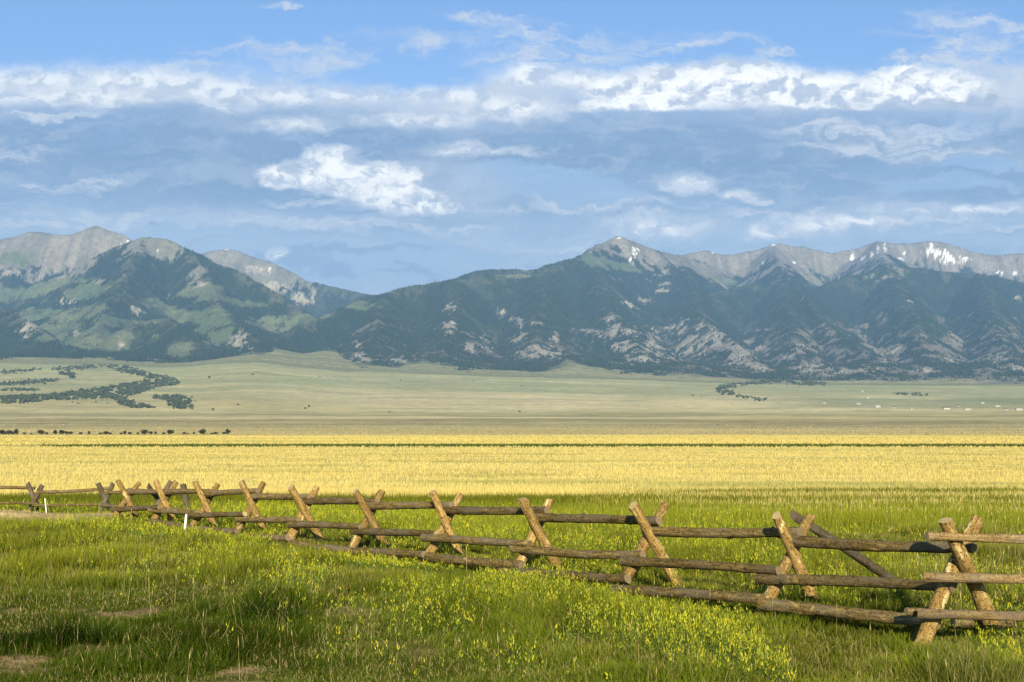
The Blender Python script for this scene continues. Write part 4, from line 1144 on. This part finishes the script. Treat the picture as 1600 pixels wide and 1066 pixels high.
def make_grass():
    rng = np.random.default_rng(77)
    # near meadow, two-segment blades
    n = 420000
    x, y = sample_ring(rng, n, 11.0, 31, 1.9)
    pz = patchy_zone(x, y); pt = patch(x, y); fine = fbm(x / .35, y / .45, 175, 3)
    mound = np.exp(-(((x + 15.5) / 4.6) ** 4 + ((y - 37.5) / 3.6) ** 2))
    bare = sst(fbm(x / 1.3, y / 1.3, 81, 4), .62, .69) * pz
    keep = rng.random(n) > bare * .85
    keep &= rng.random(n) > (mound > .5) * .8
    tall = sst(pt, .38, .66)
    h = (.06 + .22 * tall + .12 * fine) * (1 - .42 * pz) * rng.uniform(.55, 1.25, n)
    fdg = (x - 3.67) * EX[0] + (y - 17.0) * EX[1]
    h = h * (1 - .72 * np.exp(-((fdg + .95) / .8) ** 2) * sst(y, 17, 21) - .45 * np.exp(-((fdg + .75) / .7) ** 2) * (1 - sst(y, 17, 21)))
    lush_shade = np.maximum(sst(pt, .60, .72) * pz * .3, np.maximum(np.exp(-((x + 5.5) / 1.1) ** 4 - ((y - 14.4) / .45) ** 4), np.exp(-((x + 3.0) / .45) ** 4 - ((y - 16.2) / .6) ** 4)))  # noise gives lush grass; the two set ellipses paint ground shadow as dark grass
    h = h * (1 + lush_shade * .8)
    x, y, h, pz, pt, tall, lush_shade, fine = [q[keep] for q in (x, y, h, pz, pt, tall, lush_shade, fine)]
    n = len(x)
    dry = rng.random(n) < (.05 + .15 * sst(1 - pt, .47, .62) + .03 * pz + .25 * sst(x / y * F + 800, 1300, 1560) * sst(fine, .4, .6))
    base = lerp((0.07, 0.095, 0.012), (0.13, 0.15, 0.02), rng.random(n)) * .38  # blade bases darkened, so shade in the gaps is put into the colour
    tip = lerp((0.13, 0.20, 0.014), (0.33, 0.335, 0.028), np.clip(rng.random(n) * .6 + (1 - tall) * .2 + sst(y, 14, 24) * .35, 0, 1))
    mot = sst(fbm(x / .8, y / 1.2, 321, 4), .36, .64); mot = mot[:, None]
    tip = tip * (.66 + .46 * mot)
    tip = tip * (1 - .55 * pz[:, None] - .32 * lush_shade[:, None]); base = base * (1 - .25 * pz[:, None] - .4 * lush_shade[:, None]); tip = tip * (1 - pz[:, None] * np.array((.22, .0, .15)))  # lower-left shade and the shadow patches are put into the blade colour
    tip[lush_shade > .4] = tip[lush_shade > .4] * np.array((.75, 1.0, 1.1))
    tip[dry] = lerp((0.40, 0.32, 0.12), (0.52, 0.42, 0.20), rng.random(dry.sum())); base[dry] = np.array((.16, .13, .05))
    w = rng.uniform(.005, .010, n) * (y / 14) ** .8
    near = y < 19
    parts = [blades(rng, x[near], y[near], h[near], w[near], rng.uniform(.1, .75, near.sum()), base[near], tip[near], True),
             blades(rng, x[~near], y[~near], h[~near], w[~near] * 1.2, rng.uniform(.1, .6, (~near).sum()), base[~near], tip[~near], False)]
    # meadow farther on
    n = 215000
    x, y = sample_ring(rng, n, 30, 75, 1.5, .45)
    f = field_edge(x, y); pt = fbm(x / 5., y / 6., 179, 4)
    mound = np.exp(-(((x + 15.5) / 4.6) ** 4 + ((y - 37.5) / 3.6) ** 2))
    dm = mound + (fbm(x / .8, y / .8, 85, 3) - .5) * .7 > .4
    keep = rng.random(n) > dm * .6
    x, y, f, pt, dm = [q[keep] for q in (x, y, f, pt, dm)]; n = len(x)
    h = rng.uniform(.12, .34, n) * (.75 + .5 * pt) * (1 - .6 * np.exp(-((y - 45) / 3.) ** 2) * (x < -9)) * (1 - .7 * np.exp(-((((x - 3.67) * EX[0] + (y - 17.0) * EX[1]) + 1.0) / 1.2) ** 2))
    tip = lerp((0.18, 0.235, 0.018), (0.38, 0.37, 0.035), rng.random(n) * (.5 + pt))
    dk = sst(y, 50, 56) * (1 - f) * .5
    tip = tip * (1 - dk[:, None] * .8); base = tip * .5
    ytip = lerp((0.62, 0.50, 0.14), (0.80, 0.66, 0.25), rng.random(n))
    r_ = rng.random(n) < f
    tip[dm] = lerp((0.40, 0.32, 0.10), (0.62, 0.48, 0.22), rng.random(dm.sum())); base[dm] = tip[dm] * .7; h[dm] *= .5
    tip[r_] = ytip[r_]; base[r_] = ytip[r_] * .7
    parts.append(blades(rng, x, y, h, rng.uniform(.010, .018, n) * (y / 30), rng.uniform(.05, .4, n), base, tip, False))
    # taller dry stems with seed heads
    n = 2600
    x, y = sample_ring(rng, n, 11.5, 42, 1.7, .44)
    k = rng.random(n) < .10 + .75 * sst(x / y * F + 800, 1200, 1560) * sst(fbm(x / .9, y / .9, 311, 3), .4, .6); x, y = x[k], y[k]; n = len(x)
    h = rng.uniform(.22, .46, n); z = terr_z(x, y)
    an = rng.random(n) * 6.28; ln = rng.uniform(.02, .22, n) * h
    top = np.stack([x + np.cos(an) * ln, y + np.sin(an) * ln, z + h], -1); p = np.stack([x, y, z], -1)
    wv = np.stack([.0022 * np.maximum(1, y / 14), 0 * x, 0 * x], -1)
    hw = wv * 1.9; hd = (top - p) * rng.uniform(.14, .24, n)[:, None]
    V = np.stack([p - wv, p + wv, top, top - hd, top - hd * .4 + hw, top + hd * .5, top - hd * .4 - hw], 1).reshape(-1, 3)
    b = np.arange(n)[:, None] * 7
    cs = lerp((0.34, 0.28, 0.10), (0.55, 0.45, 0.20), rng.random(n))
    parts.append((V, b + np.array([3, 4, 5, 6]), b + np.array([0, 1, 2]), np.repeat(cs[:, None], 7, 1).reshape(-1, 3)))
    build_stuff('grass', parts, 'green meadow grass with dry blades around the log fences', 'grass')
    # ripe grass
    n = 270000
    x, y = sample_ring(rng, n, 63, 330, 1.9, .46)
    f = field_edge(x, y); keep = f > rng.random(n) * .8; x, y = x[keep], y[keep]; n = len(x)
    tone = fbm(x / 25., y / 5., 93, 4)
    tip = lerp((0.76, 0.605, 0.17), (0.85, 0.70, 0.27), rng.random(n)); 
    g_ = sst(tone, .58, .68) * .5
    tip = tip * (1 - g_[:, None]) + np.array((.3, .32, .08)) * g_[:, None]
    p2 = blades(rng, x, y, rng.uniform(.16, .36, n), .018 * (y / 60) * rng.uniform(.7, 1.5, n), rng.uniform(.05, .35, n), tip * .92, tip, False)
    n = 115000
    x, y = sample_ring(rng, n, 325, 985, 1.7, .46)
    k = ((y < 332) | (y > 378)) & (rng.random(n) > sst(y + 160 * (fbm(x / 90., y / 60., 99, 3) - .5), 830, 985)); x, y = x[k], y[k]; n = len(x)
    tip = lerp((0.68, 0.545, 0.16), (0.76, 0.62, 0.22), rng.random(n))
    tn = sst(fbm(x / 140., y / 45., 97, 3), .5, .66) * .5
    tip = tip * (1 - tn[:, None]) + np.array((.44, .42, .13)) * tn[:, None]
    p2b = blades(rng, x, y, rng.uniform(.25, .6, n) * (1 - .6 * sst(y, 800, 985)), .0014 * y * rng.uniform(.7, 1.4, n), rng.uniform(.05, .35, n), tip * .92, tip, False)
    n = 70000
    x, y = sample_ring(rng, n, 860, 2150, 1.4, .46)
    n = len(x); P_ = 800 + F * x / y
    w_ = (fbm(x / 500., y / 160., 111, 4) - .5)
    k = rng.random(n) > sst(y * (1 + w_ * .05), 1550, 1750) * .8; x, y = x[k], y[k]; n = len(x)
    tip = lerp((0.48, 0.40, 0.18), (0.60, 0.50, 0.26), rng.random(n)) * (1 - .25 * sst(fbm(x / 300., y / 40., 103, 3), .45, .6)[:, None])
    p2c = blades(rng, x, y, rng.uniform(.3, .7, n), .0016 * y * rng.uniform(.7, 1.4, n), rng.uniform(.05, .35, n), tip * .9, tip, False)
    build_stuff('dry_grass', [p2c], 'pale dry grass on the tan bench beyond the yellow field', 'grass', M_STRAW)
    build_stuff('ripe_grass', [p2, p2b], 'ripe yellow grass standing across the sunlit field', 'grass', M_STRAW)
    # dark green strip far in the field
    n = 26000
    d = rng.normal(350, 9, n); px = rng.uniform(60, 1680, n); x = (px - 800) / F * d
    k = (fbm(x / 30., d / 12., 191, 3) > .36 - .1 * sst(px, 150, 500)) & (rng.random(n) < sst(px, 60, 330) * .8 + .15)
    x, d = x[k], d[k]; n = len(x)
    tip = lerp((0.055, 0.085, 0.02), (0.12, 0.16, 0.03), rng.random(n))
    p3 = blades(rng, x, d, rng.uniform(.35, .95, n), rng.uniform(.15, .32, n), rng.uniform(.05, .4, n), tip * .7, tip, False)
    build_stuff('reeds', [p3], 'dark green strip of rank growth crossing the yellow field', 'reeds')

def build_stuff(name, parts, label, cat, mat=None):
    Vs, Qs, Ts, Cs, off = [], [], [], [], 0
    for V, Q, T, cc in parts:
        Vs.append(V); Qs.append(Q + off); Ts.append(T + off); Cs.append(cc); off += len(V)
    Q = np.concatenate(Qs); T = np.concatenate(Ts)
    me = mesh_np(name, np.concatenate(Vs), Q if len(Q) else None, tris=T if len(T) else None, colors=np.concatenate(Cs), mat=mat or M_GRASS, smooth=False)
    o = link(bpy.data.objects.new(name, me)); tag(o, label, cat, kind='stuff')
make_grass()

def make_weeds():
    """yellow-flowering spurge: stems carrying small leaf and bract clusters"""
    rng = np.random.default_rng(88)
    n = 95000
    x, y = sample_ring(rng, n, 12.0, 50, 1.7, .44)
    px = 800 + F * x / y
    cl = fbm(x / 1.1, y / 1.6, 201, 4); big = fbm(x / 4., y / 5., 203, 3)
    # thick along the front of the fence and in the meadow right behind it, thin elsewhere
    fd = (x - 3.67) * EX[0] + (y - 17.0) * EX[1]                     # signed distance across the fence, + behind
    zone = np.exp(-((fd + 1.8) / 2.6) ** 2) * 1.0 + np.exp(-((fd - 4.5) / 4.5) ** 2) * .55
    zone = zone * (1 - .55 * sst(px, 1150, 1500)) * sst(px + 22 * (y - 16), 120, 500)
    zone = zone + .012
    zone = zone * (1 - np.clip(np.exp(-(((x + 15.5) / 5.2) ** 4 + ((y - 38.5) / 5.5) ** 2)) * 1.6, 0, 1)) * (1 - .75 * patchy_zone(x, y))
    keep = rng.random(n) < zone * sst(cl + .3 * (big - .5), .36, .62) * 1.15
    x, y = x[keep], y[keep]; n = len(x)
    z = terr_z(x, y)
    H = rng.uniform(.16, .38, n) * (1 - (.45 + .3 * sst(y, 19, 23)) * np.exp(-((((x - 3.67) * EX[0] + (y - 17.0) * EX[1]) + .95) / .85) ** 2)) * (1 + .15 * rng.normal(size=n))
    m = 13
    t = np.linspace(.25, 1.0, m)[None] + rng.normal(size=(n, m)) * .03
    a = rng.random((n, m)) * 6.283
    topm = (t > .62) & (rng.random((n, m)) < (.2 + .75 * (rng.random((n, 1)) < .62)))
    sp = (.028 + .055 * t * rng.random((n, m))) * np.where(topm, .45, 1)
    lean = rng.normal(size=(n, 2)) * .12
    cx = x[:, None] + lean[:, :1] * H[:, None] * t + np.cos(a) * sp; cy = y[:, None] + lean[:, 1:] * H[:, None] * t + np.sin(a) * sp; cz = z[:, None] + H[:, None] * t
    c = np.stack([cx, cy, cz], -1)
    s = (rng.uniform(.0045, .0115, (n, m)) * np.maximum(1, (y / 20))[:, None] ** .7)[..., None]
    u = rng.normal(size=(n, m, 3)); u[..., 2] += 1.2 + 2.5 * topm; u /= np.linalg.norm(u, axis=2)[..., None]
    v = np.cross(u, rng.normal(size=(n, m, 3))); v /= np.linalg.norm(v, axis=2)[..., None]
    V = np.stack([c - u * s * .3, c + v * s * .7 + u * s * .6, c + u * s * (2.2 + 2.4 * topm[..., None]), c - v * s * .7 + u * s * .6], 2).reshape(-1, 3)
    Q = np.arange(len(V)).reshape(-1, 4)
    top = topm[..., None]
    yt = np.clip(rng.random((n, 1, 1)) ** 1.3 + rng.normal(size=(n, m, 1)) * .18, 0, 1)
    g0 = np.array((0.15, 0.21, 0.025)); ylw = np.array((0.54, 0.50, 0.035))
    col = np.where(top, (ylw * (1 - yt) + np.array((.24, .31, .03)) * yt) * rng.uniform(.7, 1.2, (n, m, 1)), g0 * rng.uniform(.6, 1.3, (n, m, 1)))
    col = np.repeat(col[:, :, None], 4, 2).reshape(-1, 3)
    # stems
    w = .004 * np.maximum(1, y / 18)
    p = np.stack([x, y, z - .02], -1); tp = p + np.stack([lean[:, 0] * H, lean[:, 1] * H, H], -1)
    a2 = rng.random(n) * 6.28; wv = np.stack([np.cos(a2) * w, np.sin(a2) * w, 0 * w], -1)
    SV = np.stack([p - wv, p + wv, tp], 1).reshape(-1, 3); ST = np.arange(len(SV)).reshape(-1, 3)
    sc = np.tile(np.array((.12, .17, .04)), (len(SV), 1))
    E0 = np.zeros((0, 4), int); E1 = np.zeros((0, 3), int)
    build_stuff('wildflowers', [(V, Q, E1, col), (SV, E0, ST, sc)], 'yellow-green flowering weeds thick along the log fence', 'wildflowers')
make_weeds()

# ------------------------------------------------------------------ air
def make_haze():
    m = bpy.data.materials.new('air'); m.use_nodes = True; nt = m.node_tree
    for nd in list(nt.nodes): nt.nodes.remove(nd)
    o = nt.nodes.new('ShaderNodeOutputMaterial'); v = nt.nodes.new('ShaderNodeVolumePrincipled')
    v.inputs['Color'].default_value = (0.30, 0.57, 1.0, 1)
    v.inputs['Density'].default_value = 4.7e-5
    v.inputs['Anisotropy'].default_value = 0.0
    nt.links.new(v.outputs[0], o.inputs['Volume'])
    a, zt, zb = 22000, 2100, -12
    V = [(-a, -3000, zb), (a, -3000, zb), (a, 17000, zb), (-a, 17000, zb), (-a, -3000, zt), (a, -3000, zt), (a, 17000, zt), (-a, 17000, zt)]
    Q = [(0, 3, 2, 1), (4, 5, 6, 7), (0, 1, 5, 4), (1, 2, 6, 5), (2, 3, 7, 6), (3, 0, 4, 7)]
    ob = link(bpy.data.objects.new('haze', mesh_np('haze', V, Q, mat=m, smooth=False)))
    tag(ob, 'thin blue air lying over the valley and mountains', 'haze', kind='stuff')
make_haze()
